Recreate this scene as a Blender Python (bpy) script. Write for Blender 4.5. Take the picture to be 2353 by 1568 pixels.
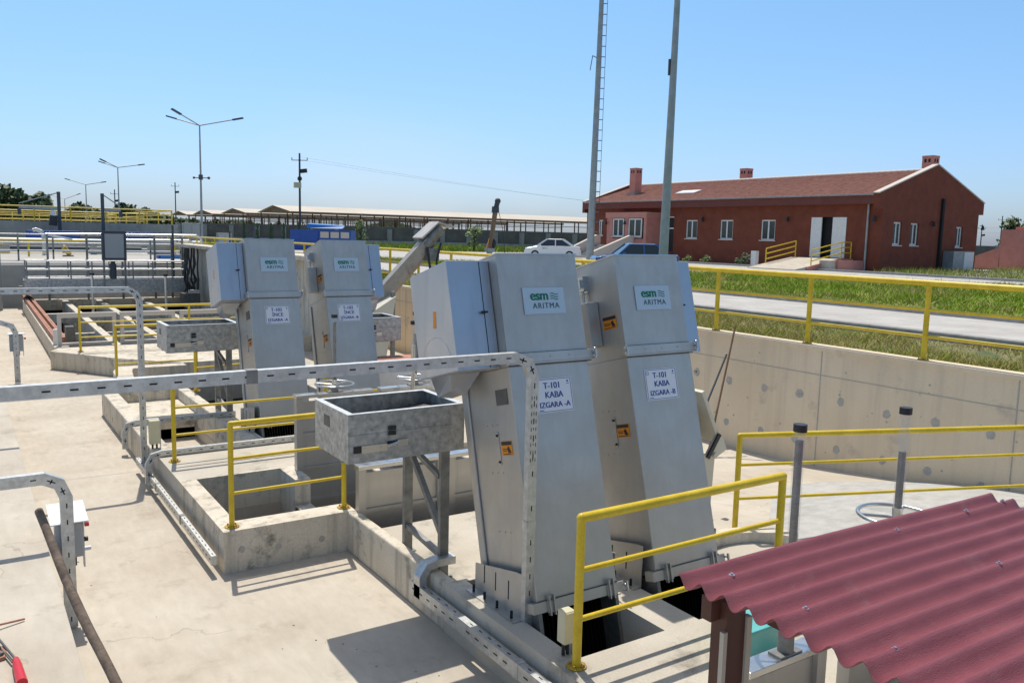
import bpy, math, random
import numpy as np
from mathutils import Vector, Matrix, noise

random.seed(7)
for o in list(bpy.data.objects): bpy.data.objects.remove(o)
S = bpy.context.scene
COL = S.collection
R = math.radians

# ---------------------------------------------------------------- camera
cam_d = bpy.data.cameras.new('camera'); cam = bpy.data.objects.new('camera', cam_d); COL.objects.link(cam)
cam_d.sensor_width = 36; cam_d.lens = 1931.4/2352*36; cam_d.clip_start = .05; cam_d.clip_end = 6000
yaw, pit, rol = R(33.44), R(7.2), R(1.365)
Fw = Vector((math.sin(yaw)*math.cos(pit), math.cos(yaw)*math.cos(pit), -math.sin(pit)))
rr = Vector((math.cos(yaw), -math.sin(yaw), 0)); uu = rr.cross(Fw)
r2 = rr*math.cos(rol)+uu*math.sin(rol); u2 = -rr*math.sin(rol)+uu*math.cos(rol)
cam.matrix_world = Matrix(((r2.x,u2.x,-Fw.x,0),(r2.y,u2.y,-Fw.y,0),(r2.z,u2.z,-Fw.z,3.55),(0,0,0,1)))
S.camera = cam
# ---------------------------------------------------------------- light
SUN_EL, SUN_AZ = 66.0, 13.0
W = bpy.data.worlds.new('World'); S.world = W; W.use_nodes = True
wn = W.node_tree.nodes; wl = W.node_tree.links
sky = wn.new('ShaderNodeTexSky'); sky.sky_type = 'NISHITA'; sky.sun_disc = False
sky.sun_elevation = R(SUN_EL); sky.sun_rotation = R(SUN_AZ)
sky.air_density = 1.0; sky.dust_density = 1.0; sky.ozone_density = 1.0; sky.altitude = 0
bg = wn['Background']; bg.inputs[1].default_value = .15
tcw = wn.new('ShaderNodeTexCoord'); sx = wn.new('ShaderNodeSeparateXYZ'); wl.new(tcw.outputs['Generated'], sx.inputs[0])
cr = wn.new('ShaderNodeValToRGB'); cr.color_ramp.elements[0].position = 0.0; cr.color_ramp.elements[0].color = (.61, .74, 1.10, 1)
cr.color_ramp.elements[1].position = .30; cr.color_ramp.elements[1].color = (.67, .94, 1.04, 1)
e_ = cr.color_ramp.elements.new(.55); e_.color = (1.15, 1.06, .93, 1); wl.new(sx.outputs[2], cr.inputs[0]); mxw = wn.new('ShaderNodeMix'); mxw.data_type = 'RGBA'; mxw.blend_type = 'MULTIPLY'; mxw.inputs[0].default_value = 1
wl.new(sky.outputs[0], mxw.inputs[6]); wl.new(cr.outputs[0], mxw.inputs[7]); nzw = wn.new('ShaderNodeTexNoise'); nzw.inputs['Scale'].default_value = 3.2; nzw.inputs['Detail'].default_value = 3
mpw = wn.new('ShaderNodeMapping'); mpw.inputs['Scale'].default_value = (1, 1, 1.6); wl.new(tcw.outputs['Generated'], mpw.inputs[0]); wl.new(mpw.outputs[0], nzw.inputs['Vector'])
m1 = wn.new('ShaderNodeMapRange'); m1.inputs[1].default_value = .52; m1.inputs[2].default_value = .68; wl.new(nzw.outputs[0], m1.inputs[0])
m2 = wn.new('ShaderNodeMapRange'); m2.inputs[1].default_value = .02; m2.inputs[2].default_value = .16; m2.inputs[3].default_value = .30; m2.inputs[4].default_value = 0; wl.new(sx.outputs[2], m2.inputs[0])
m3 = wn.new('ShaderNodeMath'); m3.operation = 'MULTIPLY'; wl.new(m1.outputs[0], m3.inputs[0]); wl.new(m2.outputs[0], m3.inputs[1])
mx2 = wn.new('ShaderNodeMix'); mx2.data_type = 'RGBA'; wl.new(m3.outputs[0], mx2.inputs[0]); wl.new(mxw.outputs[2], mx2.inputs[6]); mx2.inputs[7].default_value = (5.4, 5.6, 5.7, 1); wl.new(mx2.outputs[2], bg.inputs[0])
sd = bpy.data.lights.new('sun', 'SUN'); sd.energy = 4.0; sd.angle = R(.53); sd.color = (1, .935, .83)
sun = bpy.data.objects.new('sun', sd); COL.objects.link(sun)
dsun = Vector((math.sin(R(SUN_AZ))*math.cos(R(SUN_EL)), math.cos(R(SUN_AZ))*math.cos(R(SUN_EL)), math.sin(R(SUN_EL))))
sun.rotation_euler = dsun.to_track_quat('Z', 'Y').to_euler(); sun.location = (0, 0, 30)
S.view_settings.view_transform = 'Standard'; S.view_settings.look = 'None'
S.view_settings.exposure = 0.0; S.view_settings.gamma = 1
S.render.engine = 'CYCLES'
S.cycles.max_bounces = 8; S.cycles.diffuse_bounces = 5; S.cycles.glossy_bounces = 3

# ---------------------------------------------------------------- materials
def mat(name, c1, c2=None, rough=.7, metal=0., scale=3., bump=0., bscale=60., stain=None, sscale=.6, sthr=.55,
        fine=None, aniso=None, spec=.5, wave=None, coat=0., crack=None, wcol=None):
    m = bpy.data.materials.new(name); m.use_nodes = True
    nt = m.node_tree; n = nt.nodes; l = nt.links; b = n['Principled BSDF']
    b.inputs['Roughness'].default_value = rough; b.inputs['Metallic'].default_value = metal
    b.inputs['Specular IOR Level'].default_value = spec; b.inputs['Coat Weight'].default_value = coat
    tc = n.new('ShaderNodeTexCoord'); co = tc.outputs['Object']
    def nz(sc, det=5, ro=.6, st=None):
        t = n.new('ShaderNodeTexNoise'); t.inputs['Scale'].default_value = sc
        t.inputs['Detail'].default_value = det; t.inputs['Roughness'].default_value = ro
        if st:
            mp = n.new('ShaderNodeMapping'); mp.inputs['Scale'].default_value = st
            l.new(co, mp.inputs[0]); l.new(mp.outputs[0], t.inputs['Vector'])
        else: l.new(co, t.inputs['Vector'])
        return t.outputs[0]
    def ramp(src, a, c):
        r = n.new('ShaderNodeMapRange'); r.inputs[1].default_value = a; r.inputs[2].default_value = c
        l.new(src, r.inputs[0]); return r.outputs[0]
    def mix(f, A, B, mode='MIX'):
        x = n.new('ShaderNodeMix'); x.data_type = 'RGBA'; x.blend_type = mode
        if isinstance(f, float): x.inputs[0].default_value = f
        else: l.new(f, x.inputs[0])
        for i, v in ((6, A), (7, B)):
            if isinstance(v, tuple): x.inputs[i].default_value = (*v, 1)
            else: l.new(v, x.inputs[i])
        return x.outputs[2]
    if c2 is None: c2 = c1
    col = mix(ramp(nz(scale), .35, .65), c1, c2)
    if stain: col = mix(ramp(nz(sscale, 8, .7), sthr, sthr+.13), col, stain)
    if fine: col = mix(ramp(nz(fine[0], 3, .6, fine[2] if len(fine) > 2 else None), .3, .7), mix(1., col, (fine[1],)*3, 'MULTIPLY'), col)
    if wave:  # streaks running down
        col = mix(ramp(nz(wave[0], 4, .6, (1, 1, .06)), .5, .75), col, wave[1])
    if crack:
        v = n.new('ShaderNodeTexVoronoi'); v.feature = 'DISTANCE_TO_EDGE'; v.inputs['Scale'].default_value = crack[0]
        nn = n.new('ShaderNodeTexNoise'); nn.inputs['Scale'].default_value = 2.5; nn.inputs['Detail'].default_value = 6; l.new(co, nn.inputs['Vector'])
        vm = n.new('ShaderNodeVectorMath'); vm.operation = 'SCALE'; vm.inputs[3].default_value = .9; l.new(nn.outputs[1], vm.inputs[0])
        va = n.new('ShaderNodeVectorMath'); l.new(co, va.inputs[0]); l.new(vm.outputs[0], va.inputs[1]); l.new(va.outputs[0], v.inputs['Vector'])
        f1 = ramp(v.outputs['Distance'], 0, crack[1]); f2 = ramp(nz(.5, 3), .40, .46)
        mm = n.new('ShaderNodeMath'); mm.operation = 'MAXIMUM'; l.new(f1, mm.inputs[0]); l.new(f2, mm.inputs[1])
        col = mix(mm.outputs[0], mix(1., col, (.72,)*3, 'MULTIPLY'), col)
    l.new(col, b.inputs['Base Color'])
    if bump:
        bp = n.new('ShaderNodeBump'); bp.inputs['Strength'].default_value = bump; bp.inputs['Distance'].default_value = .01
        l.new(nz(bscale, 4), bp.inputs['Height']); l.new(bp.outputs[0], b.inputs['Normal'])
    if metal > .5:
        rg = ramp(nz(scale*2.3, 4), .2, .8); k = n.new('ShaderNodeMapRange')
        k.inputs[3].default_value = rough-.08; k.inputs[4].default_value = rough+.1; l.new(rg, k.inputs[0]); l.new(k.outputs[0], b.inputs['Roughness'])
    return m

CONC = mat('concrete', (.52, .47, .385), (.62, .57, .48), .9, scale=1.3, bump=.4, bscale=45, stain=(.31, .28, .235), sscale=1.6, sthr=.54, fine=(60, .84))
CONC_SLAB = mat('concrete_slab', (.50, .44, .355), (.60, .545, .455), .9, scale=.7, bump=.3, bscale=50, stain=(.42, .365, .29), sscale=1.3, sthr=.55, fine=(11, .88, (1, .3, 1)), crack=(.35, .006))
CONC_WALL = mat('cast_concrete', (.66, .59, .47), (.75, .68, .56), .9, scale=1.5, bump=.4, bscale=35, stain=(.27, .245, .20), sscale=3.2, sthr=.55, fine=(50, .82), wave=(7., (.33, .30, .245)))
CONC_RET = mat('retaining_concrete', (.74, .60, .42), (.80, .67, .49), .9, scale=.8, bump=.25, bscale=30, stain=(.52, .44, .35), sscale=1.5, sthr=.58, fine=(60, .93), wave=(4.5, (.62, .515, .38)))
CONC_GREY = mat('grey_concrete', (.33, .33, .31), (.42, .41, .38), .9, scale=1., bump=.2, stain=(.25, .25, .24), sscale=1.5, wave=(3., (.28, .28, .26)))
CONC_ROUGH = mat('rough_screed', (.46, .455, .43), (.56, .555, .53), .95, scale=5, bump=.8, bscale=90, stain=(.40, .39, .37), sscale=2, fine=(120, .8))
PATCH = mat('mortar_patch', (.38, .36, .33), (.46, .44, .40), .95, scale=15)
DARKPIT = mat('dark_concrete', (.05, .047, .04), (.09, .085, .07), .6, scale=2, wave=(4., (.05, .05, .045)))  # near-black concrete for the lower sides of the openings
WATER = mat('sewage', (.012, .012, .010), rough=.55, spec=.2)
STEEL = mat('stainless_sheet', (.50, .485, .455), (.58, .565, .535), .50, .8, scale=1.6, fine=(12, .95, (1, 1, .08)), stain=(.49, .475, .445), sscale=1.2, sthr=.58, wave=(12., (.49, .475, .44)))
STEEL_BOX = mat('stainless_blue_sheet', (.46, .49, .545), (.51, .54, .59), .40, .9, scale=1., wave=(8., (.43, .46, .51)))
STEEL_BR = mat('stainless_bright', (.62, .62, .61), rough=.3, metal=1.)
CONV = mat('conveyor_steel', (.36, .32, .27), (.44, .40, .34), .5, .6, scale=3, stain=(.26, .22, .17), sscale=4)
ROD = mat('brown_rod', (.20, .11, .06), (.28, .17, .10), .7)
BARS = mat('black_bars', (.008, .008, .008), rough=.95, spec=.05)  # matt near-black, one tone over all the bars
SPIN = mat('spindle_steel', (.22, .20, .18), (.33, .31, .29), .5, .6, scale=9, fine=(90, .7, (.2, .2, 1)))
GALV = mat('galvanised', (.33, .335, .33), (.58, .585, .575), .5, .85, scale=14, stain=(.20, .21, .21), sscale=10, sthr=.57, bump=.05)
GALV_T = mat('galvanised_tray', (.46, .475, .475), (.62, .635, .635), .48, .8, scale=18, stain=(.36, .37, .37), sscale=9, sthr=.6)
GALV_D = mat('galvanised_section', (.20, .205, .20), (.31, .315, .305), .55, .75, scale=8)
HOLE = mat('hole', (.015, .015, .018), rough=.9)
YEL = mat('yellow_paint', (.66, .46, .012), (.80, .58, .03), .42, scale=5, stain=(.34, .20, .04), sscale=16, sthr=.66, fine=(40, .9))
YEL_R = mat('yellow_paint_rusted', (.55, .38, .03), (.30, .18, .05), .7, scale=22)
BLACK = mat('black_plastic', (.02, .021, .023), rough=.45)
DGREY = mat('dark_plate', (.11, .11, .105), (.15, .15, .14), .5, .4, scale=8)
WHITE = mat('white_paint', (.78, .78, .76), (.70, .70, .68), .4, scale=5)
PLATE = mat('plate_white', (.74, .76, .80), rough=.35)
LOGO_PL = mat('plate_pale_blue', (.46, .58, .68), rough=.3)
GREEN_T = mat('logo_green', (.0, .16, .09), rough=.5)
DGREEN_T = mat('logo_dark_green', (.03, .10, .10), rough=.5)
BLUE_T = mat('sign_blue', (.035, .05, .28), rough=.5)
ORANGE = mat('sticker_orange', (.78, .27, .01), rough=.5)
CREAM = mat('junction_box_cream', (.66, .62, .42), (.60, .56, .38), .45, scale=10)
GREYBOX = mat('junction_box_grey', (.40, .41, .41), rough=.5)
REDP = mat('red_plastic', (.60, .02, .03), rough=.35)
WOOD = mat('weathered_wood', (.085, .06, .045), (.20, .15, .11), .85, scale=12, bump=.6, bscale=40, stain=(.04, .03, .025), sscale=9, sthr=.55)
BROWNPAINT = mat('brown_painted_wood', (.085, .028, .018), (.12, .042, .028), .5, scale=4, fine=(20, .8, (1, 1, .1)))
BEIGESTRIP = mat('beige_plastic', (.52, .47, .38), rough=.5)
MAROON = mat('maroon_bitumen', (.31, .065, .09), (.37, .09, .115), .40, scale=3, bump=.9, bscale=260, fine=(260, .7), stain=(.36, .13, .15), sscale=4, sthr=.56)
TEAL = mat('teal_plastic', (.10, .46, .45), (.16, .50, .48), .35, scale=6)
CLEAR = bpy.data.materials.new('clear_tube'); CLEAR.use_nodes = True
_b = CLEAR.node_tree.nodes['Principled BSDF']; _b.inputs['Base Color'].default_value = (.7, .7, .68, 1); _b.inputs['Alpha'].default_value = .16; _b.inputs['Roughness'].default_value = .15
BRICK = mat('red_brick_render', (.17, .040, .019), (.22, .056, .027), .85, scale=1.5, fine=(9, .85, (.3, .3, 6)))
PINK = mat('pink_render', (.50, .21, .17), (.56, .25, .205), .85, scale=2)
FASCIA = mat('brown_fascia', (.13, .033, .022), (.16, .042, .028), .7, scale=2)
TILE = mat('roof_tiles', (.33, .135, .095), (.46, .225, .165), .85, scale=2.6, fine=(6, .72, (1, 1, 1)), stain=(.18, .07, .055), sscale=3, sthr=.55)
GLASS = mat('window_glass', (.02, .035, .04), rough=.08, spec=.8)
COPING = mat('pale_coping', (.58, .53, .47), rough=.8)
PAVE = mat('paving', (.42, .40, .37), (.52, .50, .46), .9, scale=1.1, bump=.3, stain=(.50, .37, .26), sscale=.5, sthr=.6, fine=(7, .88))
KERB = mat('kerb_stone', (.25, .25, .24), (.36, .355, .34), .9, scale=6)
EARTH = mat('dry_earth', (.24, .20, .11), (.18, .19, .07), .95, scale=1.5, bump=.8, stain=(.07, .10, .03), sscale=2, sthr=.5)
LAWNS = mat('lawn_soil', (.16, .20, .04), (.24, .25, .07), .95, scale=1.2, bump=.6, spec=.1)
FARG = mat('far_ground', (.15, .15, .08), (.22, .20, .13), .95, scale=.08, stain=(.08, .12, .04), sscale=.1)
G1 = mat('grass_green', (.17, .29, .018), (.24, .36, .035), .95, spec=.08, scale=1)
G2 = mat('grass_olive', (.27, .29, .05), (.35, .34, .08), .95, spec=.08, scale=1)
G3 = mat('grass_straw', (.46, .38, .19), (.36, .29, .13), .95, spec=.08, scale=1)
LEAF = mat('leaf_dark', (.025, .055, .018), (.05, .09, .025), .6, scale=.8)
LEAF2 = mat('leaf_mid', (.06, .10, .03), (.09, .13, .04), .6, scale=.8)
LEAFY = mat('leaf_yellow_green', (.14, .22, .03), (.20, .27, .04), .6, scale=2)
BARK = mat('bark', (.07, .05, .035), (.11, .08, .06), .9, scale=6)
SHEDROOF = mat('pale_sheet_roof', (.50, .44, .35), (.58, .52, .43), .7, scale=.15)
RUSTBR = mat('brown_steelwork', (.20, .13, .085), (.27, .18, .12), .8, scale=1)
RUST = mat('rusty_primer', (.40, .16, .09), (.50, .28, .20), .75, .1, scale=5, stain=(.25, .08, .04), sscale=6, sthr=.55)
BLUEC = mat('blue_container', (.015, .07, .30), (.02, .09, .36), .5, scale=2)
BLUETARP = mat('blue_tarp', (.03, .20, .55), rough=.5)
POLE = mat('pole_galv', (.30, .33, .33), (.38, .41, .41), .55, .5, scale=3)
DPOLE = mat('dark_pole', (.06, .075, .09), rough=.6)
CARW = mat('car_white', (.78, .79, .80), rough=.25, coat=.6)
CARB = mat('car_blue', (.035, .11, .30), rough=.3, coat=.6)
CARGLASS = mat('car_glass', (.03, .04, .05), rough=.06, spec=.8)
TYRE = mat('tyre', (.015, .015, .016), rough=.85)
RIM = mat('wheel_rim', (.45, .46, .47), rough=.35, metal=.9)
BEIGE_ST = mat('cream_painted_steel', (.60, .57, .46), (.66, .63, .53), .55, scale=5, stain=(.42, .22, .10), sscale=5, sthr=.64)
GREEN_P = mat('green_lettering', (.02, .30, .20), rough=.5)

# ---------------------------------------------------------------- mesh builder
def org(o):
    v = Vector((0, 0, 0))
    while o: v = v+o.location; o = o.parent
    return v
class B:
    def __init__(s, M=None): s.v = []; s.f = []; s.mi = []; s.sm = []; s.cur = 0; s.M = M
    def add(s, vs, fs, smooth=False):
        k = len(s.v)
        for p in vs:
            p = Vector(p)
            if s.M is not None: p = s.M @ p
            s.v.append(tuple(p))
        for f in fs: s.f.append(tuple(i+k for i in f)); s.mi.append(s.cur); s.sm.append(smooth)
        return s
    def m(s, i): s.cur = i; return s
    def box(s, x0, y0, z0, x1, y1, z1):
        v = [(x, y, z) for z in (z0, z1) for y in (y0, y1) for x in (x0, x1)]
        return s.add(v, [(0, 2, 3, 1), (4, 5, 7, 6), (0, 1, 5, 4), (2, 6, 7, 3), (0, 4, 6, 2), (1, 3, 7, 5)])
    def hexa(s, bot, top):   # 4 pts bottom ccw, 4 pts top ccw
        return s.add(list(bot)+list(top), [(3, 2, 1, 0), (4, 5, 6, 7), (0, 1, 5, 4), (1, 2, 6, 5), (2, 3, 7, 6), (3, 0, 4, 7)])
    def beam(s, p0, p1, w, h, up=(0, 0, 1), ext=0.):   # w sideways, h along up
        p0 = Vector(p0); p1 = Vector(p1); d = (p1-p0).normalized(); up = Vector(up)
        sd_ = d.cross(up)
        if sd_.length < 1e-4: sd_ = Vector((1, 0, 0))
        sd_.normalize(); u = sd_.cross(d).normalized(); p0 = p0-d*ext; p1 = p1+d*ext
        a = sd_*w/2; b = u*h/2
        return s.hexa([p0-a-b, p0+a-b, p0+a+b, p0-a+b], [p1-a-b, p1+a-b, p1+a+b, p1-a+b])
    def prism(s, poly, a, b, axis='z'):
        n = len(poly)
        def P(q, t):
            return (q[0], q[1], t) if axis == 'z' else (q[0], t, q[1]) if axis == 'y' else (t, q[0], q[1])
        v = [P(q, a) for q in poly]+[P(q, b) for q in poly]
        return s.add(v, [tuple(range(n-1, -1, -1)), tuple(range(n, 2*n))]+[(i, (i+1) % n, n+(i+1) % n, n+i) for i in range(n)])
    def cyl(s, p0, p1, r0, r1=None, n=12, caps=True):
        r1 = r0 if r1 is None else r1
        p0 = Vector(p0); p1 = Vector(p1); d = (p1-p0).normalized()
        a = d.orthogonal().normalized(); b = d.cross(a)
        v = []
        for p, r in ((p0, r0), (p1, r1)):
            for i in range(n):
                t = 2*math.pi*i/n; v.append(p+a*math.cos(t)*r+b*math.sin(t)*r)
        s.add(v, [(i, (i+1) % n, n+(i+1) % n, n+i) for i in range(n)], True)
        if caps: s.add(v, [tuple(range(n-1, -1, -1)), tuple(range(n, 2*n))])
        return s
    def pipe(s, pts, r, n=10):
        for i in range(len(pts)-1): s.cyl(pts[i], pts[i+1], r, n=n)
        for p in pts[1:-1]: s.ball(p, r*1.01, 8, 5)
        return s
    def ball(s, c, r, n=12, k=8, sc=(1, 1, 1)):
        c = Vector(c); v = []; f = []
        for j in range(k+1):
            th = math.pi*j/k
            for i in range(n):
                ph = 2*math.pi*i/n; v.append(c+Vector((math.sin(th)*math.cos(ph)*r*sc[0], math.sin(th)*math.sin(ph)*r*sc[1], math.cos(th)*r*sc[2])))
        for j in range(k):
            for i in range(n): f.append((j*n+i, (j+1)*n+i, (j+1)*n+(i+1) % n, j*n+(i+1) % n))
        return s.add(v, f, True)
    def torus(s, c, Rr, r, nu=28, nv=8, ax='z', a0=0, a1=2*math.pi):
        c = Vector(c); v = []; f = []; full = abs(a1-a0-2*math.pi) < 1e-6; nn = nu if full else nu+1
        for i in range(nn):
            t = a0+(a1-a0)*i/nu
            for j in range(nv):
                q = 2*math.pi*j/nv; rad = Rr+r*math.cos(q); z = r*math.sin(q)
                p = (rad*math.cos(t), rad*math.sin(t), z)
                if ax == 'y': p = (p[0], p[2], p[1])
                if ax == 'x': p = (p[2], p[0], p[1])
                v.append(c+Vector(p))
        for i in range(nu if full else nu):
            for j in range(nv):
                f.append((i*nv+j, ((i+1) % nn)*nv+j, ((i+1) % nn)*nv+(j+1) % nv, i*nv+(j+1) % nv))
        return s.add(v, f, True)
    def build(s, name, mats, parent=None, bevel=0., **tags):
        me = bpy.data.meshes.new(name); o = bpy.data.objects.new(name, me)
        if parent is not None: o.parent = parent
        off = org(parent) if parent is not None else Vector((0, 0, 0))
        me.from_pydata([tuple(Vector(p)-off) for p in s.v], [], s.f)
        for mm in (mats if isinstance(mats, (list, tuple)) else [mats]): me.materials.append(mm)
        me.polygons.foreach_set('material_index', s.mi); me.polygons.foreach_set('use_smooth', s.sm)
        me.update(); COL.objects.link(o)
        if bevel:
            bv = o.modifiers.new('bevel', 'BEVEL'); bv.width = bevel; bv.segments = 2; bv.limit_method = 'ANGLE'; bv.angle_limit = R(40)
            bv.harden_normals = False
        for k, v in tags.items(): o[k] = v
        return o
def thing(name, label, cat, loc, group=None):
    o = bpy.data.objects.new(name, None); COL.objects.link(o); o.location = loc; o.empty_display_size = .2
    o['label'] = label; o['category'] = cat
    if group: o['group'] = group
    return o
def dup(root, loc, label=None, rotz=None, group=None, scale=None):
    r = root.copy(); COL.objects.link(r); r.location = loc
    if label: r['label'] = label
    if rotz is not None: r.rotation_euler[2] = rotz
    if scale: r.scale = (scale,)*3
    if group: r['group'] = group
    for ch in list(root.children):
        c = ch.copy(); COL.objects.link(c); c.parent = r
        for g in list(ch.children):
            d = g.copy(); COL.objects.link(d); d.parent = c
    return r
def text(b, st, size, x, z, y, bold=0., align='CENTER', depth=.0012, spacing=1.):
    cu = bpy.data.curves.new('t', 'FONT'); cu.body = st; cu.size = size; cu.align_x = align; cu.extrude = depth
    cu.offset = bold; cu.space_character = spacing
    to = bpy.data.objects.new('t', cu); COL.objects.link(to)
    bpy.context.view_layer.update()
    me = bpy.data.meshes.new_from_object(to)
    b.add([(x+v.co.x, y-v.co.z, z+v.co.y) for v in me.vertices], [tuple(p.vertices) for p in me.polygons])
    bpy.data.objects.remove(to); bpy.data.curves.remove(cu); bpy.data.meshes.remove(me)
def holed(b, x0, y0, x1, y1, zt, zb, holes, zh=None):
    xs = sorted({x0, x1, *[min(max(h[i], x0), x1) for h in holes for i in (0, 2)]})
    ys = sorted({y0, y1, *[min(max(h[i], y0), y1) for h in holes for i in (1, 3)]})
    zh = zb if zh is None else zh
    def ish(i, j):
        if i < 0 or j < 0 or i >= len(xs)-1 or j >= len(ys)-1: return None
        cx = (xs[i]+xs[i+1])/2; cy = (ys[j]+ys[j+1])/2
        return any(h[0] < cx < h[2] and h[1] < cy < h[3] for h in holes)
    for i in range(len(xs)-1):
        for j in range(len(ys)-1):
            if ish(i, j): continue
            X0, X1, Y0, Y1 = xs[i], xs[i+1], ys[j], ys[j+1]
            b.add([(X0, Y0, zt), (X1, Y0, zt), (X1, Y1, zt), (X0, Y1, zt)], [(0, 1, 2, 3)])
            for (di, dj), (pa, pb) in {(-1, 0): ((X0, Y1), (X0, Y0)), (1, 0): ((X1, Y0), (X1, Y1)), (0, -1): ((X0, Y0), (X1, Y0)), (0, 1): ((X1, Y1), (X0, Y1))}.items():
                q = ish(i+di, j+dj)
                if q is False: continue
                z = zb if q is None else zh
                b.add([(*pa, z), (*pb, z), (*pb, zt), (*pa, zt)], [(0, 1, 2, 3)])
    return b

# ================================================================ SETTING
GZ = 1.85
# pit floor (walkway) and its openings
DY = 7.39
H1 = (2.35, 8.85, 3.4, 10.6); H2 = (2.4, 12.2, 3.45, 15.5)
HA = (3.70, 4.62, 4.58, 6.25); HB = (4.96, 4.62, 5.85, 6.25)
HC = (3.68, 8.15, 6.0, 10.6)
HA2 = (3.70, 4.62+DY, 4.58, 6.25+DY); HB2 = (4.96, 4.62+DY, 5.85, 6.25+DY)
HD = (3.68, 15.7, 6.0, 19.85); HT = (2.3, 24.0, 8.4, 39.6)
HN = (3.75, 2.55, 5.95, 3.35)
ALLH = [H1, H2, HA, HB, HC, HA2, HB2, HD, HT, HN]
b = B(); holed(b, .6, -8, 7.1, 23.2, 0, -.3, ALLH, -.42)
b.box(2.35, 12.15, -.6, 3.5, 15.55, -.2); holed(b, .6, 23.2, 11.06, 41.5, 0, -.3, [HT], -1.1)
holed(b, 7.1, 9.6, 11.06, 23.2, 0, -.3, [])
b.build('walkway', CONC_SLAB, kind='structure')
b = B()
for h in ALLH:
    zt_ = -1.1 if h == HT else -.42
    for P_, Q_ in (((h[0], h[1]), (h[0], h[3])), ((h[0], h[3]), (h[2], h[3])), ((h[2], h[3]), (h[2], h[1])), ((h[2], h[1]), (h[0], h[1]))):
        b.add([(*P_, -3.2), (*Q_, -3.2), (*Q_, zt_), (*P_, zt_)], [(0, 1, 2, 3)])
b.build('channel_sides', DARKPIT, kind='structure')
b = B()
for h in ALLH: b.add([(h[0], h[1], -2.6 if h == HT else -3.1), (h[2], h[1], -2.6 if h == HT else -3.1), (h[2], h[3], -2.6 if h == HT else -3.1), (h[0], h[3], -2.6 if h == HT else -3.1)], [(0, 1, 2, 3)])
b.build('channel_water', WATER, kind='structure')
# sloping floor to the right
b = B()
ys = np.linspace(9.6, -8, 45); n = len(ys)
def rampz(y): t = min(max((9.2-y)/4.8, 0), 1); return .02+.40*t*t*(3-2*t)
def rampz2(y, x): return rampz(y)+(.10*min(max((6.4-y)/1.6, 0), 1) if x > 9 else 0)
V = []
for y in ys:
    for x in np.linspace(7.1, 11.06, 14): V.append((x, y, rampz2(y, x)))
b.add(V, [(j*14+i, j*14+i+1, (j+1)*14+i+1, (j+1)*14+i) for j in range(n-1) for i in range(13)])
b.f = [f[::-1] for f in b.f]
b.build('ramp_floor', CONC_SLAB, kind='structure')
# rough grey screed on the ramp: irregular outline
b = B(); pts = []
for k_ in range(40):
    t = 2*math.pi*k_/40; rx, ry = 2.35, 2.9
    pts.append((min(9.4+rx*math.cos(t)*(1+.06*math.sin(5*t)), 11.02), 4.3+ry*math.sin(t)*(1+.07*math.cos(4*t+1))))
rings = []
for s_ in (1, .8, .6, .4, .2):
    for p in pts:
        x = 9.4+(p[0]-9.4)*s_; y = 4.3+(p[1]-4.3)*s_; rings.append((x, y, rampz2(y, x)+.012+.05*min(1, (1-s_)*3)))
rings.append((9.4, 4.3, rampz2(4.3, 9.4)+.09))
fs = [(j*40+i, j*40+(i+1) % 40, (j+1)*40+(i+1) % 40, (j+1)*40+i) for j in range(4) for i in range(40)]+[(160+i, 160+(i+1) % 40, 200) for i in range(40)]
b.add(rings, fs); b.build('screed', CONC_ROUGH, kind='structure')
# raised platform at the left
b = B(); b.box(-15, -8, -.3, .53, 41.5, .8)
for y in (9.1, 17.4, 25.7): b.box(.525, y, 0, .534, y+.012, .8)
b.build('platform', CONC_SLAB, bevel=.025, kind='structure')
# joints in the walkway
b = B()
for y in (12.95, 19.3, 20.75): b.box(.6, y, -.01, 2.12 if y < 19 else 2.6, y+.012, .0015)
b.build('expansion_joint', PATCH, kind='structure')
# ground outside the works pit
b = B()
def quad(b, x0, y0, x1, y1, z): b.add([(x0, y0, z), (x1, y0, z), (x1, y1, z), (x0, y1, z)], [(0, 1, 2, 3)])
quad(b, 11.35, -300, 2500, 2500, GZ); quad(b, -2500, 41.8, 11.35, 2500, GZ); quad(b, -2500, -300, -15, 41.8, GZ)
b.build('ground', FARG, kind='structure')
b = B(); quad(b, 11.35, -20, 14.5, 70, GZ+.004); b.build('verge_soil', EARTH, kind='structure')
# road + pavings
b = B(); b.box(14.72, -20, 1.6, 18.2, 110, GZ+.15); b.build('road', PAVE, kind='structure')
b = B(); b.box(14.5, -20, 1.6, 14.718, 110, GZ+.17)
b.box(18.202, -20, 1.6, 18.42, 110, GZ+.24); b.build('kerb', KERB, bevel=.02, kind='structure')
b = B(); b.prism([(18.43, -20), (48, -20), (36.8, 17.3), (30.7, 30), (18.43, 54)], 1.6, GZ+.1, 'z'); b.build('lawn_soil', LAWNS, kind='structure')
b = B(); b.prism([(48.05, -20), (36.9, 17.3), (30.8, 30.1), (18.43, 54.2), (18.43, 76), (75, 56), (75, -20)], 1.6, GZ+.05, 'z'); b.build('yard_paving', PAVE, kind='structure')
b = B(); b.prism([(42.4, 8), (42.7, 8), (42.7, 60), (42.4, 60)], 1.6, GZ+.17); b.prism([(42.7, 10), (43.1, 8), (66, 8), (66, 29.2), (42.7, 29.2)], 1.6, GZ+.1)
b.build('building_kerb', KERB, kind='structure')
b = B(); quad(b, -20, 41.8, 11.3, 66, GZ+.02); b.build('tank_apron', PAVE, kind='structure')

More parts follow.
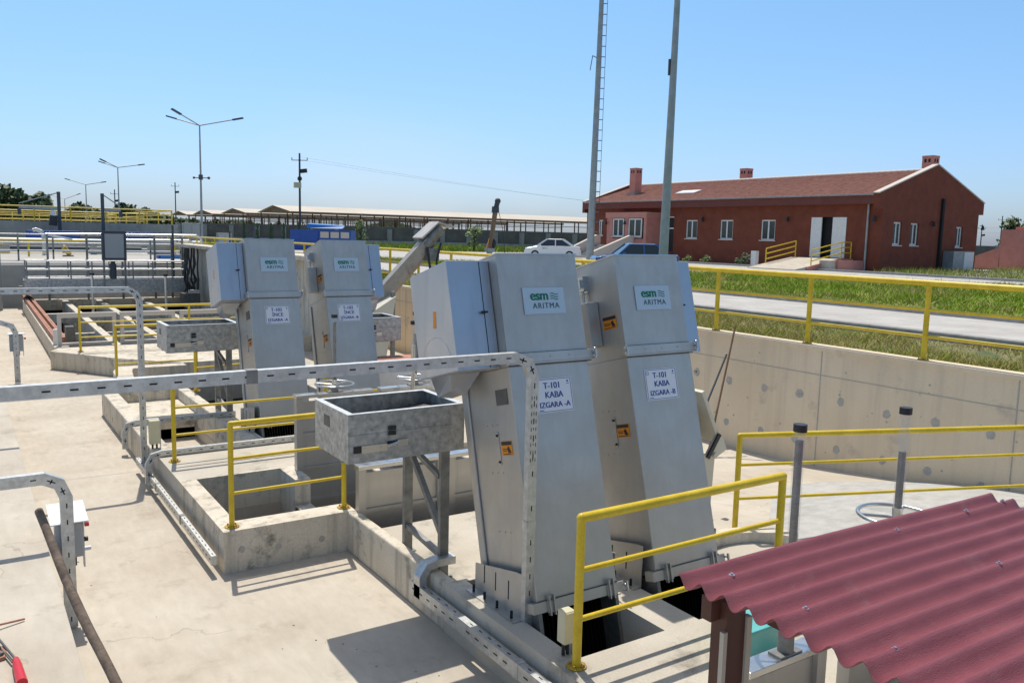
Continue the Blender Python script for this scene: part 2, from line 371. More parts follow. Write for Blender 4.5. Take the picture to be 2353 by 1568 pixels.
# grass -----------------------------------------------------------
def grass(name, region, n, hgt, wid, mats, wts, z, seed, inside=None, lean=.5):
    rng = np.random.default_rng(seed)
    x = rng.uniform(region[0], region[2], n); y = rng.uniform(region[1], region[3], n)
    keep = np.ones(n, bool)
    if inside is not None: keep = inside(x, y)
    cl = np.array([noise.noise(Vector((a*.7, c*.7, seed))) for a, c in zip(x, y)])
    keep &= rng.uniform(-.75, .5, n) < cl
    x, y, cl = x[keep], y[keep], cl[keep]; n = len(x)
    h = hgt*rng.uniform(.45, 1.25, n)*(1+.5*cl); a = rng.uniform(0, 2*np.pi, n); l = rng.normal(0, lean, (n, 2))*h[:, None]
    w = wid*rng.uniform(.6, 1.3, n)
    v = np.zeros((n, 3, 3)); v[:, 0] = np.stack([x-np.cos(a)*w, y-np.sin(a)*w, np.full(n, z)], 1)
    v[:, 1] = np.stack([x+np.cos(a)*w, y+np.sin(a)*w, np.full(n, z)], 1)
    v[:, 2] = np.stack([x+l[:, 0], y+l[:, 1], z+h], 1)
    me = bpy.data.meshes.new(name); me.vertices.add(n*3); me.vertices.foreach_set('co', v.ravel())
    me.loops.add(n*3); me.loops.foreach_set('vertex_index', np.arange(n*3)); me.polygons.add(n)
    me.polygons.foreach_set('loop_start', np.arange(n)*3); me.polygons.foreach_set('loop_total', np.full(n, 3))
    for m_ in mats: me.materials.append(m_)
    c3 = np.array([noise.noise(Vector((p*.35, q*.35, seed+9.))) for p, q in zip(x, y)])
    r_ = rng.uniform(0, 1, n)+c3*.5; idx = np.digitize(r_, np.cumsum(wts)[:-1]); me.polygons.foreach_set('material_index', idx.astype(np.int32))
    me.update(); me.validate(); o = bpy.data.objects.new(name, me); COL.objects.link(o); o['kind'] = 'stuff'; return o
grass('dry_grass', (11.4, 1.5, 14.3, 26), 80000, .11, .0065, [G1, G2, G3], [.14, .40, .46], GZ+.004, 3, None, .9)
grass('dry_grass', (11.4, 26, 14.5, 60), 14000, .2, .02, [G1, G2, G3], [.3, .5, .2], GZ+.02, 4)
def inl(x, y): return x < np.where(y > 30, 30.7-(y-30)*.485, np.where(y > 17.3, 36.8-(y-17.3)*.48, 36.8+(17.3-y)*.3))
grass('lawn_grass', (18.43, 6, 37, 54), 150000, .155, .017, [G1, G2, G3], [.58, .28, .14], GZ+.1, 5, inl, .8)
grass('lawn_weeds', (18.43, 6, 37, 54), 2200, .30, .010, [G1, G2, G3], [.3, .4, .3], GZ+.1, 8, inl, .2)
grass('building_weeds', (43.2, 16, 46, 29), 2500, .3, .02, [G1, G2, G3], [.3, .45, .25], GZ+.1, 6)
grass('building_weeds', (46, 20, 62, 29.9), 4200, .3, .02, [G1, G2, G3], [.25, .5, .25], GZ+.1, 16)
grass('far_grass', (18, 70, 75, 96), 26000, .45, .06, [G1, G2, LEAFY], [.5, .3, .2], GZ, 7)

# ================================================================ CONCRETE WORKS
def conc(name, b, label, cat='concrete wall', m=CONC_WALL, bevel=.018):
    return b.build(name, m, bevel=bevel, label=label, category=cat)
b = B(); holed(b, 3.5, -3, 7.1, 6.3, .45, 0, [HA, HB, HN]); 
conc('channel_deck', b, 'concrete deck round the openings of the two nearest screens', 'concrete deck', CONC)
b = B(); b.box(3.5, 6.3, 0, 3.62, 8.55, .45); conc('kerb_wall', b, 'narrow concrete kerb running from the nearest screen to the yellow railed pit', 'kerb')
b = B(); b.box(3.621, 6.301, 0, 7.1, 8.15, .35); conc('channel_deck', b, 'sunlit concrete floor under the nearest galvanised hopper', 'concrete deck', CONC)
b = B(); b.box(6.0, 8.151, 0, 7.1, 10.65, .35); b.box(4.62, 8.6, -3.1, 4.92, 10.6, .33)
conc('divider_wall', b, 'low concrete wall between the two channels behind the near screens')
b = B(); holed(b, 2.15, 8.55, 3.6, 10.65, .45, 0, [H1, (3.4, 8.85, 3.6, 10.0)]); b.box(3.4, 8.851, 0, 3.599, 9.999, .12)
random.seed(4)
b.m(1)
for x_, z_ in ((2.72, .20), (3.20, .19), (2.33, .24)):
    r_ = .036; b.prism([(x_+math.cos(q*.42)*r_*random.uniform(.8, 1.2), z_+math.sin(q*.42)*r_*random.uniform(.8, 1.2)) for q in range(15)], 8.543, 8.549, 'y')
b.m(0)
conc('pit_wall', b, 'raised square concrete pit walled round beside the walkway, yellow railing on its rim', 'concrete wall', [CONC_WALL, PATCH])
b = B(); holed(b, 2.15, 10.651, 7.1, 14.1, .45, 0, [HA2, HB2, (2.15, 12.2, 3.65, 14.1)])
conc('channel_deck', b, 'concrete deck round the openings of the two farther screens', 'concrete deck', CONC)
b = B(); b.box(2.15, 12.201, 0, 2.4, 17.25, .45); b.box(2.4, 16.95, 0, 3.65, 17.25, .45); b.box(3.45, 12.201, 0, 3.649, 16.949, .45); b.box(2.401, 15.5, -.2, 3.449, 16.949, .25)
conc('pit_wall', b, 'walls of the second long pit with a sunlit sunken floor and ledge inside')
b = B(); b.box(3.651, 14.101, 0, 7.1, 15.7, .35); b.box(6.0, 15.701, 0, 7.1, 19.85, .35)
conc('channel_deck', b, 'concrete floor under the farther galvanised hopper', 'concrete deck', CONC)
b = B(); b.prism([(2.5, 17.26), (2.78, 17.26), (3.05, 19.5), (3.12, 19.85), (4.25, 19.85), (4.25, 20.2), (2.85, 20.2), (2.68, 19.6)], 0, .45)
conc('kerb_wall', b, 'cranked concrete kerb wall ending in a rounded corner by a yellow post', 'kerb')
b = B(); b.prism([(1.8, 23.35), (3.15, 21.35), (4.26, 20.25), (7.1, 20.25), (7.1, 23.99), (2.05, 23.99)], 0, .45)
conc('tank_kerb', b, 'angled concrete kerb across the near end of the open grit tank', 'kerb')
b = B(); b.prism([(1.95, 24), (2.3, 24), (2.45, 39.6), (2.15, 39.6)], -2.5, .45); b.box(8.4, 24, -2.5, 8.7, 39.6, .45)
for x in (3.45, 4.72, 6.35): b.prism([(x-.11, 24), (x+.11, 24), (x+.33, 39.5), (x+.11, 39.5)], -2.5, .42)
b.box(2.3, 39.6, -2.5, 8.7, 39.9, .45); b.box(2.4, 33.3, .1, 8.4, 33.55, .435); b.box(2.4, 28.2, .0, 8.4, 28.38, .3)
conc('grit_tank', b, 'open concrete grit tank with parallel dividing walls and cross beams', 'tank')
b = B(); b.box(8.7, 20.6, 0, 8.95, 41.0, 2.68); b.box(8.3, 20.5, 2.68, 9.1, 41.2, 2.82)
conc('channel_wall', b, 'tall pale concrete wall with a capping slab behind the farther screens')
for x0, x1, lab in ((2.06, 3.44, 'leftmost pale outlet frame at the near end of the open grit tank'), (3.54, 4.92, 'middle pale outlet frame at the near end of the open grit tank'), (5.05, 6.4, 'rightmost pale outlet frame at the near end of the open grit tank')):
    t = thing('outlet_frame', lab, 'weir frame', (x0, 24.3, .45), 'outlet frames of the grit tank')
    b = B(); b.box(x0, 24.22, 1.17, x1, 24.36, 1.29); b.build('top_beam', COPING, t, bevel=.008)
    b = B(); b.box(x0, 24.23, .451, x1, 24.35, .52); b.build('bottom_beam', COPING, t, bevel=.008)
    for q in (x0, x1-.09): b = B(); b.box(q, 24.23, .521, q+.09, 24.35, 1.169); b.build('upright', COPING, t)
    b = B(); b.beam((x0+.3, 24.3, 1.1), (x0+.62, 24.3, .6), .03, .04); b.cyl((x0+1.0, 24.25, 1.0), (x0+1.0, 24.38, 1.0), .09); b.build('gate_lever', DGREY, t)
# round pit rim near right
b = B(); b.prism([(6.4+.78*math.cos(a_), 5.25+.6*math.sin(a_)) for a_ in [q*.16+.2 for q in range(12)]]+[(6.4+.60*math.cos(a_), 5.25+.44*math.sin(a_)) for a_ in [q*.16+.2 for q in range(11, -1, -1)]], .452, .56)
conc('pit_rim', b, 'curved concrete rim at the foot of the leaning yellow post', 'kerb', CONC_WALL, 0)
# retaining wall right
b = B(); b.box(11.06, -8, -.3, 11.34, 62, 1.9); b.box(11.03, -8, 1.9, 11.36, 62, 1.96)
b.m(1)
for y in (-.6, 2.28, 5.17, 8.07, 10.95, 13.85, 16.75, 19.65, 22.5, 25.4): b.box(11.054, y, -.1, 11.062, y+.014, 1.9)
b.box(11.055, -8, 1.515, 11.062, 62, 1.525)
random.seed(3)
for iy in range(-8, 40):
    for zz in (1.15, .43):
        y = 10.64-.738*iy+random.uniform(-.03, .03) if zz > 1 else 10.66-.738*iy+random.uniform(-.03, .03)
        if y < -1: continue
        z = zz+random.uniform(-.03, .03); k_ = random.randint(14, 18); r_ = random.uniform(.055, .072)
        pts = [(y+math.cos(2*math.pi*q/k_)*r_*random.uniform(.8, 1.12), z+math.sin(2*math.pi*q/k_)*r_*random.uniform(.9, 1.25)) for q in range(k_)]
        b.prism(pts, 11.056, 11.063, 'x')
for q in range(60):
    y = random.uniform(3, 14); z = random.uniform(.2, 1.8); r_ = random.uniform(.008, .02)
    b.prism([(y+math.cos(t)*r_, z+math.sin(t)*r_) for t in (0, 1.2, 2.5, 3.8, 5.1)], 11.056, 11.062, 'x')
o = b.build('retaining_wall', [CONC_RET, PATCH], label='long beige retaining wall with grey mortar patches over its tie holes', category='wall')
b = B(); b.box(-15, 41.5, -.3, 11.05, 41.8, 1.8); conc('retaining_wall', b, 'grey concrete retaining wall behind the galvanised scraper bridge', 'wall', CONC_GREY)
# far raised tank
b = B(); b.box(-30, 70, 1.6, 14.6, 70.4, 3.75); b.box(14.2, 70.4, 1.6, 14.6, 110, 3.75); b.box(-30, 70.4, 3.45, 14.2, 110, 3.6)
conc('raised_tank', b, 'long grey concrete tank at the left with yellow railings on top', 'tank', CONC_GREY, 0)

# ================================================================ YELLOW RAILINGS
def railing(label, posts, top, mids=(.36, .73), pr=.028, tr=.03, mr=.017, closed=False, group=None, ends=(0, 0), h=1.1, base=True, name='railing'):
    """posts: list of (x,y,z); rail height h above them"""
    r = thing(name, label, 'railing', posts[0], group)
    for p in posts:
        b = B(); b.cyl(p, (p[0], p[1], p[2]+h), pr); po = b.build('post', YEL, r)
        if base:
            b = B(); b.cyl((p[0], p[1], p[2]+.002), (p[0], p[1], p[2]+.012), .075, n=14)
            for q in range(4):
                a = q*math.pi/2+.6; b.cyl((p[0]+.055*math.cos(a), p[1]+.055*math.sin(a), p[2]+.012), (p[0]+.055*math.cos(a), p[1]+.055*math.sin(a), p[2]+.03), .009, n=6)
            b.build('base_plate', YEL_R, po)
    P = [Vector(p) for p in posts]; d0 = (P[1]-P[0]).normalized(); d1 = (P[-1]-P[-2]).normalized()
    Q = [P[0]-d0*ends[0]]+P[1:-1]+[P[-1]+d1*ends[1]]
    up = Vector((0, 0, 1)); b = B(); b.pipe([q+up*h for q in Q], tr, 12); b.ball(Q[0]+up*h, tr, 10, 6); b.ball(Q[-1]+up*h, tr, 10, 6); b.build('top_rail', YEL, r)
    for mz in mids:
        b = B(); b.pipe([q+up*mz for q in Q], mr, 10); b.build('mid_rail', YEL, r)
    return r
railing('yellow railing on the pit rim partly hidden by the nearest hopper', [(2.27, 8.68, .45), (3.52, 8.7, .45)], 1, h=1.1)
railing('yellow railing on the concrete deck between pit and farther screens', [(2.29, 11.56, .45), (4.4, 11.56, .45), (6.5, 11.56, .45)], 1, h=1.08)
railing('nearest yellow railing, in front of the two largest grey screens', [(3.62, 4.53, .45), (5.79, 4.53, .45)], 1, h=1.12, pr=.033, tr=.036, mr=.022)
railing('yellow railing at the right running behind the grey spindles', [(6.85, 5.94, .45), (10.35, 4.58, .45)], 1, h=1.05, pr=.03)
railing('yellow railing across the near end of the grit tank', [(2.43, 22.93, .45), (5.0, 22.93, .45), (7.0, 22.93, .45)], 1, h=1.1)
railing('short yellow railing ending at the farther hopper', [(2.67, 18.99, .0), (4.27, 18.99, .0)], 1, h=1.48, mids=(.69, 1.27))
posts = [(11.2, 10.4-1.93*i, 1.96) for i in range(-26, 7)]
r = railing('long yellow railing on top of the beige retaining wall', posts[::-1], 1, h=1.07, mids=(.33, .70), base=True, pr=.038, tr=.042, mr=.023)
# low diagonal rail by the farther hopper
r = railing('low yellow railing in the shade beside the legs of the farther hopper', [(3.69, 16.5, .45), (5.9, 16.9, .45)], 1, h=.9, mids=(.45,))
# railings of the raised far tank
random.seed(5)
for yv, lab in ((70.2, 'front yellow railing on the long grey raised tank'), (82, 'middle yellow railing on the raised tank'), (98, 'back yellow railing on the raised tank')):
    railing(lab, [(x, yv, 3.75 if yv < 75 else 3.6) for x in np.arange(-14, 14.3, 2.35)], 1, base=False, pr=.05, tr=.05, mr=.03, h=1.05)
railing('yellow railing along the side edge of the raised tank', [(14.3, y, 3.75) for y in (70.8, 76, 81, 86, 92, 98, 104)], 1, base=False, pr=.05, tr=.05, mr=.03, h=1.05)
railing('yellow railing with a white end cap on the apron beyond the scraper bridge', [(x, 50, 1.86) for x in (-4.4, -1.9, .6, 3.1, 5.8)], 1, base=False, h=.86, mids=(.2,), pr=.05, tr=.045)
railing('yellow railing at the far end of the open grit tank, right of the grey panel', [(10.5, 46, 1.86), (12.5, 46, 1.86)], 1, base=False, h=.9, mids=(.3,), pr=.05)

# ================================================================ BAR SCREENS
TH = R(15)
def screen(x, y, W_, mirror, code, label, box_w):
    t = thing('bar_screen', label, 'bar screen', (x, y, .45), 'stainless bar screens')
    M = Matrix.Translation((x, y, .58)) @ Matrix.Rotation(-TH, 4, 'X')
    D = .82
    def lb(): return B(M)
    def mx(a, c):  # mirrored x interval
        return (a, c) if not mirror else (W_-c, W_-a)
    b = lb(); b.box(.0, .0, .0, W_, D, 1.965); b.box(-.022, .70, .05, -.0005, .80, 1.93)
    cas = b.build('lower_casing', STEEL, t, bevel=.008)
    b = lb()
    for (vy, vz) in [(.28, 1.5), (.36, 1.5), (.45, 1.5), (.28, 1.1), (.36, 1.1), (.45, 1.1), (.28, .6), (.36, .6), (.45, .6)]:
        b.cyl((-.001, vy, vz), (-.007, vy, vz), .006, n=8)
    b.build('rivets', STEEL_BR, cas)
    b = lb(); b.cyl((-.001, .3, 1.42), (-.006, .3, 1.42), .022, n=12); b.cyl((-.001, .3, 1.18), (-.006, .3, 1.18), .022, n=12); b.box(-.006, .278, 1.18, -.001, .322, 1.42)
    b.build('inspection_cover', STEEL, cas)
    b = lb(); b.box(0, 0, 1.9655, W_, D, 2.91)
    up_ = b.build('upper_casing', STEEL, t)
    b = lb(); b.box(-.008, -.012, 2.905, W_+.008, D+.01, 2.916); b.build('lid', STEEL_BR, t)
    # belt with lugs
    b = lb(); b.box(-.03, -.022, 1.985, W_+.07, -.005, 2.065); b.box(-.035, -.02, 1.985, -.008, .09, 2.065); b.box(-.03, -.026, 1.972, W_+.06, -.002, 1.984)
    for q in (.22, .42, .62): b.cyl((q, -.023, 2.025), (q, -.03, 2.025), .007, n=8)
    fl = b.build('joint_flange', STEEL, t, bevel=.003)
    b = lb(); b.box(.002, -.010, 2.0655, W_-.002, -.0005, 2.071); b.box(-.0, -.012, 1.962, W_+.03, -.0005, 1.9715); b.build('flange_gap_shadow', DGREY, fl)  # dark strips: gap above the belt, painted shadow line under its lower edge
    for q in (-.03, W_+.055):
        b = lb(); b.torus((q, -.035, 2.0), .02, .008, 12, 6, 'x'); b.torus((q, -.035, 2.05), .02, .008, 12, 6, 'x'); b.box(q-.007, -.06, 2.0, q+.007, -.045, 2.05); b.build('lifting_lug', STEEL_BR, fl)
    # bottom belt
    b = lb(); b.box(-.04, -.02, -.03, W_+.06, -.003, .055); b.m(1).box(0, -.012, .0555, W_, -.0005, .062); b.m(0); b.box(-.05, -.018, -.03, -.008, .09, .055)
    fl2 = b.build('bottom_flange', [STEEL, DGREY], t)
    for q in (.09, W_-.12):
        b = lb(); b.box(q, -.05, -.06, q+.012, -.015, .1); b.box(q+.045, -.05, -.06, q+.057, -.015, .1); b.box(q-.01, -.03, -.04, q+.09, -.021, .05); b.build('hinge_plate', STEEL, fl2)
    b = lb(); b.torus((W_+.055, -.04, -.0), .03, .009, 12, 6, 'x'); b.box(W_+.048, -.08, -.02, W_+.062, -.06, .06); b.build('lifting_lug', STEEL_BR, fl2)
    # frame going down into the channel
    b = lb(); b.box(0, .0, -2.6, .035, .5, -.03); b.box(W_-.035, 0, -2.6, W_, .5, -.03); b.box(.035, .45, -2.6, W_-.035, .5, -.03)
    b.build('frame', GALV_D, t)
    b = lb()
    for i in range(18): q = .05+i*(W_-.1)/17; b.box(q-.006, .2, -2.6, q+.006, .26, -.04)
    b.build('screen_bars', BARS, t)
    # foot plates bolted to the deck (upright)
    for sx, s_ in ((-.07, -1), (W_+.062, 1)):
        b = B(); X0 = x+sx
        b.prism([(y+.12, .452), (y+.86, .452), (y+.86, .69), (y+.22, .83), (y+.12, .84)], X0, X0+.008, 'x')
        b.box(min(X0, X0+s_*.09), y+.12, .4515, max(X0+.008, X0+s_*.09), y+.86, .46)
        fp = b.build('foot_plate', STEEL, t)
        b = B()
        for q in (.32, .52, .70): b.box(X0-.0015, y+q, .56, X0, y+q+.014, .72)
        for q in (.2, .42, .62, .8): b.cyl((X0+s_*.05, y+q, .46), (X0+s_*.05, y+q, .52), .012, n=8)
        b.build('bolts', [HOLE], fp)
    # side box with discharge
    x0, x1 = mx(-box_w, -.006)
    b = lb(); b.box(x0, .12, 1.97, x1, .80, 2.88); sb = b.build('side_box', STEEL_BOX, t, bevel=.005)
    q0, q1 = mx(-.105, -.095)
    b = lb(); b.box(q0+.002, .1175, 1.98, q1-.002, .1195, 2.87); b.build('door_seam', HOLE, sb)
    q = -.11 if not mirror else W_+.09
    b = lb(); b.cyl((q, .12, 2.44), (q, .095, 2.44), .014, n=10); b.box(q-.03, .09, 2.432, q+.03, .1, 2.448); b.build('latch', BLACK, sb)
    c0, c1 = mx(-.32, -.03); g0, g1 = mx(-.28, -.14)
    b = lb(); b.hexa([(g0, .50, 1.84), (g1, .50, 1.80), (g1, .76, 1.78), (g0, .76, 1.80)], [(c0, .42, 1.969), (c1, .42, 1.969), (c1, .78, 1.969), (c0, .78, 1.969)])
    b.build('discharge_chute', STEEL_BOX, t)
    # equipment on the exposed left side of the mirrored screens
    if mirror:
        b = lb(); b.box(-.14, .31, 2.11, -.004, .43, 2.53); b.build('switch_box', STEEL, t, bevel=.006)
        b = lb(); b.box(-.06, .42, 2.66, -.0, .52, 2.80); b.box(-.085, .44, 2.69, -.06, .50, 2.77); b.box(-.04, .40, 2.64, .0, .52, 2.655); b.cyl((-.04, .47, 2.54), (-.04, .47, 2.66), .014, n=8); b.build('limit_switch', STEEL_BR, t)
        for (vy, vz) in ((.3, 2.87), (.17, 2.83), (.06, 2.8), (.05, 2.75)):
            pass
        spots = [(.08, .27, 2.25, 2.37), (.10, .27, 1.25, 1.37)]
    else:
        spots = [(.09, .25, 1.24, 1.36)]
        b = lb(); b.box(-.006, .07, 1.66, -.001, .25, 1.79); b.build('name_plate', DGREY, t)
        xb = -box_w
        b = lb(); b.prism([(.46, 2.37), (.41, 2.36), (.385, 2.50), (.43, 2.51)], xb-.002, xb, 'x'); b.build('warning_sticker', ORANGE, sb)
        b = lb()
        b.torus((xb-.0005, .47, 2.02), .27, .003, 30, 4, 'x', a0=.2, a1=2.9); b.build('scuff', STEEL_BR, sb)
    for a0, a1, z0, z1 in spots:
        b = lb(); b.box(-.005, a0, z0, -.0015, a1, z1); st = b.build('warning_sticker', ORANGE, t)
        b = lb(); b.box(-.0068, a0+.004, z1-.034, -.0052, a1-.004, z1-.004)
        yy = a0+.045
        b.prism([(yy-.03, z0+.02), (yy+.01, z0+.02), (yy+.03, z0+.055), (yy+.005, z0+.075), (yy-.012, z0+.05)], -.009, -.0052, 'x')
        b.box(-.0068, a0+.085, z0+.05, -.0052, a1-.015, z0+.056); b.box(-.0068, a0+.085, z0+.035, -.0052, a1-.02, z0+.041)
        b.box(-.0068, a0+.02, z0+.008, -.0052, a1-.02, z0+.014)
        b.build('sticker_print', BLACK, st)
    # logo plate
    px, pz, pw, ph = (.22 if not mirror else .19), 2.39, .43, .228
    b = lb(); b.box(px, -.010, pz, px+pw, -.0045, pz+ph); lp = b.build('logo_plate', LOGO_PL, t)
    b = lb()
    for q, dx_ in enumerate((-.0035, 0, .0035)): text(b, 'esm', .118, px+pw*.385+dx_, pz+ph*.53, -.0105-.0003*q, bold=.0012, spacing=.98)
    for k_ in range(3):
        w0 = px+pw*.655; zz = pz+ph*(.56+.095*k_); n_ = 12; tp = []; bt = []
        for i in range(n_+1):
            u = i/n_; z_ = zz+.006*math.sin(u*2*math.pi); tp.append((w0+u*pw*.19+.0*k_, z_+.0038)); bt.append((w0+u*pw*.19, z_-.0038))
        b.prism(bt+tp[::-1], -.0118, -.0102, 'y')
    b.build('logo_lettering', GREEN_T, lp)
    b = lb(); [text(b, 'ARITMA', .068, px+pw*.525+q*.0018, pz+ph*.21, -.0105-.0003*q, spacing=1.2) for q in (0, 1)]; b.build('logo_lettering', DGREEN_T, lp)
    # tag plate
    px, pz, pw, ph = (.22 if not mirror else .175), 1.55, .39, .29
    b = lb(); b.box(px, -.007, pz, px+pw, -.001, pz+ph); tg = b.build('tag_plate', PLATE, t)
    b = lb(); f_ = .008; e = .004
    for bx in ((px+f_, pz+f_, px+pw-f_, pz+f_+e), (px+f_, pz+ph-f_-e, px+pw-f_, pz+ph-f_), (px+f_, pz+f_, px+f_+e, pz+ph-f_), (px+pw-f_-e, pz+f_, px+pw-f_, pz+ph-f_)):
        b.box(bx[0], -.0085, bx[1], bx[2], -.007, bx[3])
    for q in (0, 1, 2):
        y_ = -.0075-.0003*q; o_ = (q-1)*.0018
        text(b, code[0].replace('1', 'l') if False else code[0], .074, px+pw*.47+o_, pz+ph*.70, y_); text(b, code[1], .074, px+pw*.5+o_, pz+ph*.43, y_)
        text(b, code[2], .066, px+pw*.5+o_, pz+ph*.15, y_)
    b.torus((px+.035, -.008, pz+ph-.04), .014, .002, 16, 4, 'y')
    b.cyl((px+pw-.04, -.007, pz+ph-.035), (px+pw-.04, -.0088, pz+ph-.035), .009, n=10)
    b.box(px+pw-.055, -.0085, pz+ph-.058, px+pw-.025, -.007, pz+ph-.054); b.box(px+.03, -.0085, pz+.02, px+.075, -.007, pz+.026)
    b.build('tag_lettering', BLUE_T, tg)
    return t
screen(3.75, 5.21, .83, False, ('T-101', 'KABA', 'IZGARA -A'), 'largest grey screen, tag reads T-101 KABA IZGARA -A', .41)
screen(5.03, 5.21, .79, True, ('T-101', 'KABA', 'IZGARA -B'), 'large grey screen right of the first, tag reads T-101 KABA IZGARA -B', .27)
screen(3.76, 12.6, .79, False, ('T-102', 'İNCE', 'IZGARA -A'), 'farther grey screen, tag reads T-102 INCE IZGARA -A', .40)
screen(5.0, 12.6, .79, True, ('T-102', 'İNCE', 'IZGARA -B'), 'farther grey screen, tag reads T-102 INCE IZGARA -B', .30)

# ================================================================ HOPPERS
def hopper(loc, label, legs=True, w=1.14, d=.86, mirror=False):
    t = thing('waste_hopper', label, 'hopper', loc, 'galvanised hoppers at the screens')
    x, y, z = loc; d = .79; x1 = x+w; y1 = y+d
    zb = 1.575; zt = 2.0
    b = B()
    th = .012
    b.box(x, y, zb, x+th, y1, zt); b.box(x1-th, y, zb, x1, y1, zt); b.box(x+th, y, zb, x1-th, y+th, zt); b.box(x+th, y1-th, zb, x1-th, y1, zt); b.box(x+th, y+th, zb, x1-th, y1-th, zb+.02)
    b.box(x+.02, y-.006, zb+.24, x1, y-.0005, zb+.25)
    bd = b.build('body', GALV, t, bevel=.003)
    b = B(); f = .055
    b.box(x-.004, y-.004, zt+.001, x+f, y1+.004, zt+.008); b.box(x1-f, y-.004, zt+.001, x1+.004, y1+.004, zt+.008); b.box(x+f, y-.004, zt+.001, x1-f, y+f-.015, zt+.008); b.box(x+f, y1-f, zt+.001, x1-f, y1+.004, zt+.008)
    b.build('rim', GALV_T, t)
    b = B(); b.hexa([(x+.04, y+.04, zt-.24), (x1-.04, y+.04, zt-.24), (x1-.04, y1-.04, zt-.24), (x+.04, y1-.04, zt-.24)], [(x+.04, y+.04, zt-.22), (x1-.04, y+.04, zt-.06), (x1-.04, y1-.04, zt-.12), (x+.04, y1-.04, zt-.22)]); b.build('waste', DGREY, t)
    b = B(); b.box(x+.37, y-.02, zb+.22, x+.44, y-.007, zb+.255); b.box(x+.37, y-.02, zb+.265, x+.44, y-.007, zb+.3); b.build('hinge', BLACK, bd)
    b = B(); b.box(x+.12, y-.012, zb+.085, x+.36, y-.002, zb+.15); b.cyl((x+.15, y-.012, zb+.12), (x+.15, y-.02, zb+.12), .012); b.cyl((x+.30, y-.012, zb+.12), (x+.30, y-.02, zb+.12), .012)
    b.box(x+.46, y-.012, zb+.11, x+.56, y-.002, zb+.17); b.cyl((x+.36, y-.03, zb+.13), (x+.46, y-.03, zb+.15), .016); b.build('latch', STEEL_BR, bd)
    b = B(); b.box(x+.05, y-.010, zb+.09, x+.118, y-.002, zb+.15); b.build('latch_gap', BLACK, bd)  # black boxes stand in for the dark gaps beside the latch plates
    b = B(); b.box(x+.365, y-.010, zb+.12, x+.455, y-.002, zb+.165); b.build('latch_gap', BLACK, bd)
    b = B(); b.box(x-.003, y+.42, zb+.24, x-.0005, y+.56, zb+.34); b.build('name_plate', DGREY, bd)
    b = B(); b.box(x+.03, y+.2, zb-.035, x1-.03, y+.26, zb-.002); b.box(x+.03, y1-.26, zb-.035, x1-.03, y1-.2, zb-.002); b.build('bearer', GALV_D, t)
    if legs:
        for ly in (y+.05, y+.80):
            b = B(); X0 = x+.93; b.box(X0, ly, .351, X0+.09, ly+.008, zb-.005); b.box(X0, ly+.008, .351, X0+.006, ly+.05, zb-.005); b.box(X0+.084, ly+.008, .351, X0+.09, ly+.05, zb-.005)
            b.box(X0-.03, ly-.03, .351, X0+.12, ly+.08, .36); b.build('leg', GALV_D, t)
        b = B(); X0 = x+.97
        b.beam((X0, y+.80, 1.45), (X0, y+.09, .75), .05, .05); b.beam((X0-.03, y+.80, 1.5), (X0-.03, y+.09, 1.32), .045, .045); b.beam((X0, y+.80, .62), (X0, y+.09, .55), .05, .05)
        b.build('brace', GALV_D, t)
    return t
hopper((2.70, 6.58, 0), 'nearest galvanised open hopper on legs left of the largest screen')
hopper((2.70, 6.58+DY, 0), 'farther galvanised open hopper left of the T-102 A screen')
hopper((5.83, 6.6+DY, 0), 'galvanised hopper right of the T-102 B screen', legs=False, w=.95)
# screenings skip behind screen B
t = thing('waste_skip', 'cream steel skip with a raised flap, half hidden right of the T-101 B screen', 'skip', (6.8, 7.2, .35))
b = B(); b.box(6.25, 6.86, 1.0, 6.27, 7.6, 1.8); b.box(6.27, 7.58, 1.0, 7.3, 7.6, 1.8); b.box(6.27, 6.86, 1.0, 7.3, 7.58, 1.02); b.box(6.27, 6.86, 1.021, 7.1, 6.88, 1.25); b.build('body', BEIGE_ST, t)
b = B(); b.box(6.28, 6.95, 1.35, 7.15, 7.57, 1.5); b.box(7.0, 6.9, 1.02, 7.12, 7.5, 1.62); b.build('waste', HOLE, t)
b = B(); b.beam((7.17, 7.2, 1.80), (7.50, 7.2, 1.16), .80, .05, (1, 0, .5)); b.build('flap', BEIGE_ST, t, bevel=.006)
b = B(); b.prism([(7.08, .97), (7.42, .97), (7.62, 1.06), (7.54, 1.22), (7.44, 1.26), (7.30, 1.04), (7.08, 1.04)], 6.80, 6.84, 'y'); b.cyl((7.40, 6.80, 1.02), (7.40, 6.765, 1.02), .032); b.build('hinge_arm', BEIGE_ST, t)
b = B(); b.beam((7.28, 6.78, 1.00), (7.46, 6.78, 1.27), .025, .05); b.build('rubber_seal', BLACK, t)
b = B(); b.prism([(7.0, .353), (7.40, .353), (7.43, .965), (7.0, .965)], 6.81, 6.84, 'y'); b.build('support_plate', BEIGE_ST, t)
b = B(); b.box(6.3, 6.9, .353, 6.38, 6.98, 1.0); b.build('leg', GALV_D, t)
for a, c, m_, lab in (((10.2, 9.49, .1), (10.95, 9.74, 2.1), ROD, 'thin brown rod leaning on the beige retaining wall'), ((9.7, 9.5, .1), (10.9, 9.85, 1.62), DPOLE, 'thin dark rod leaning on the beige retaining wall')):
    b = B(); b.cyl(a, c, .017, n=8); b.build('rod', m_, label=lab, category='rod')

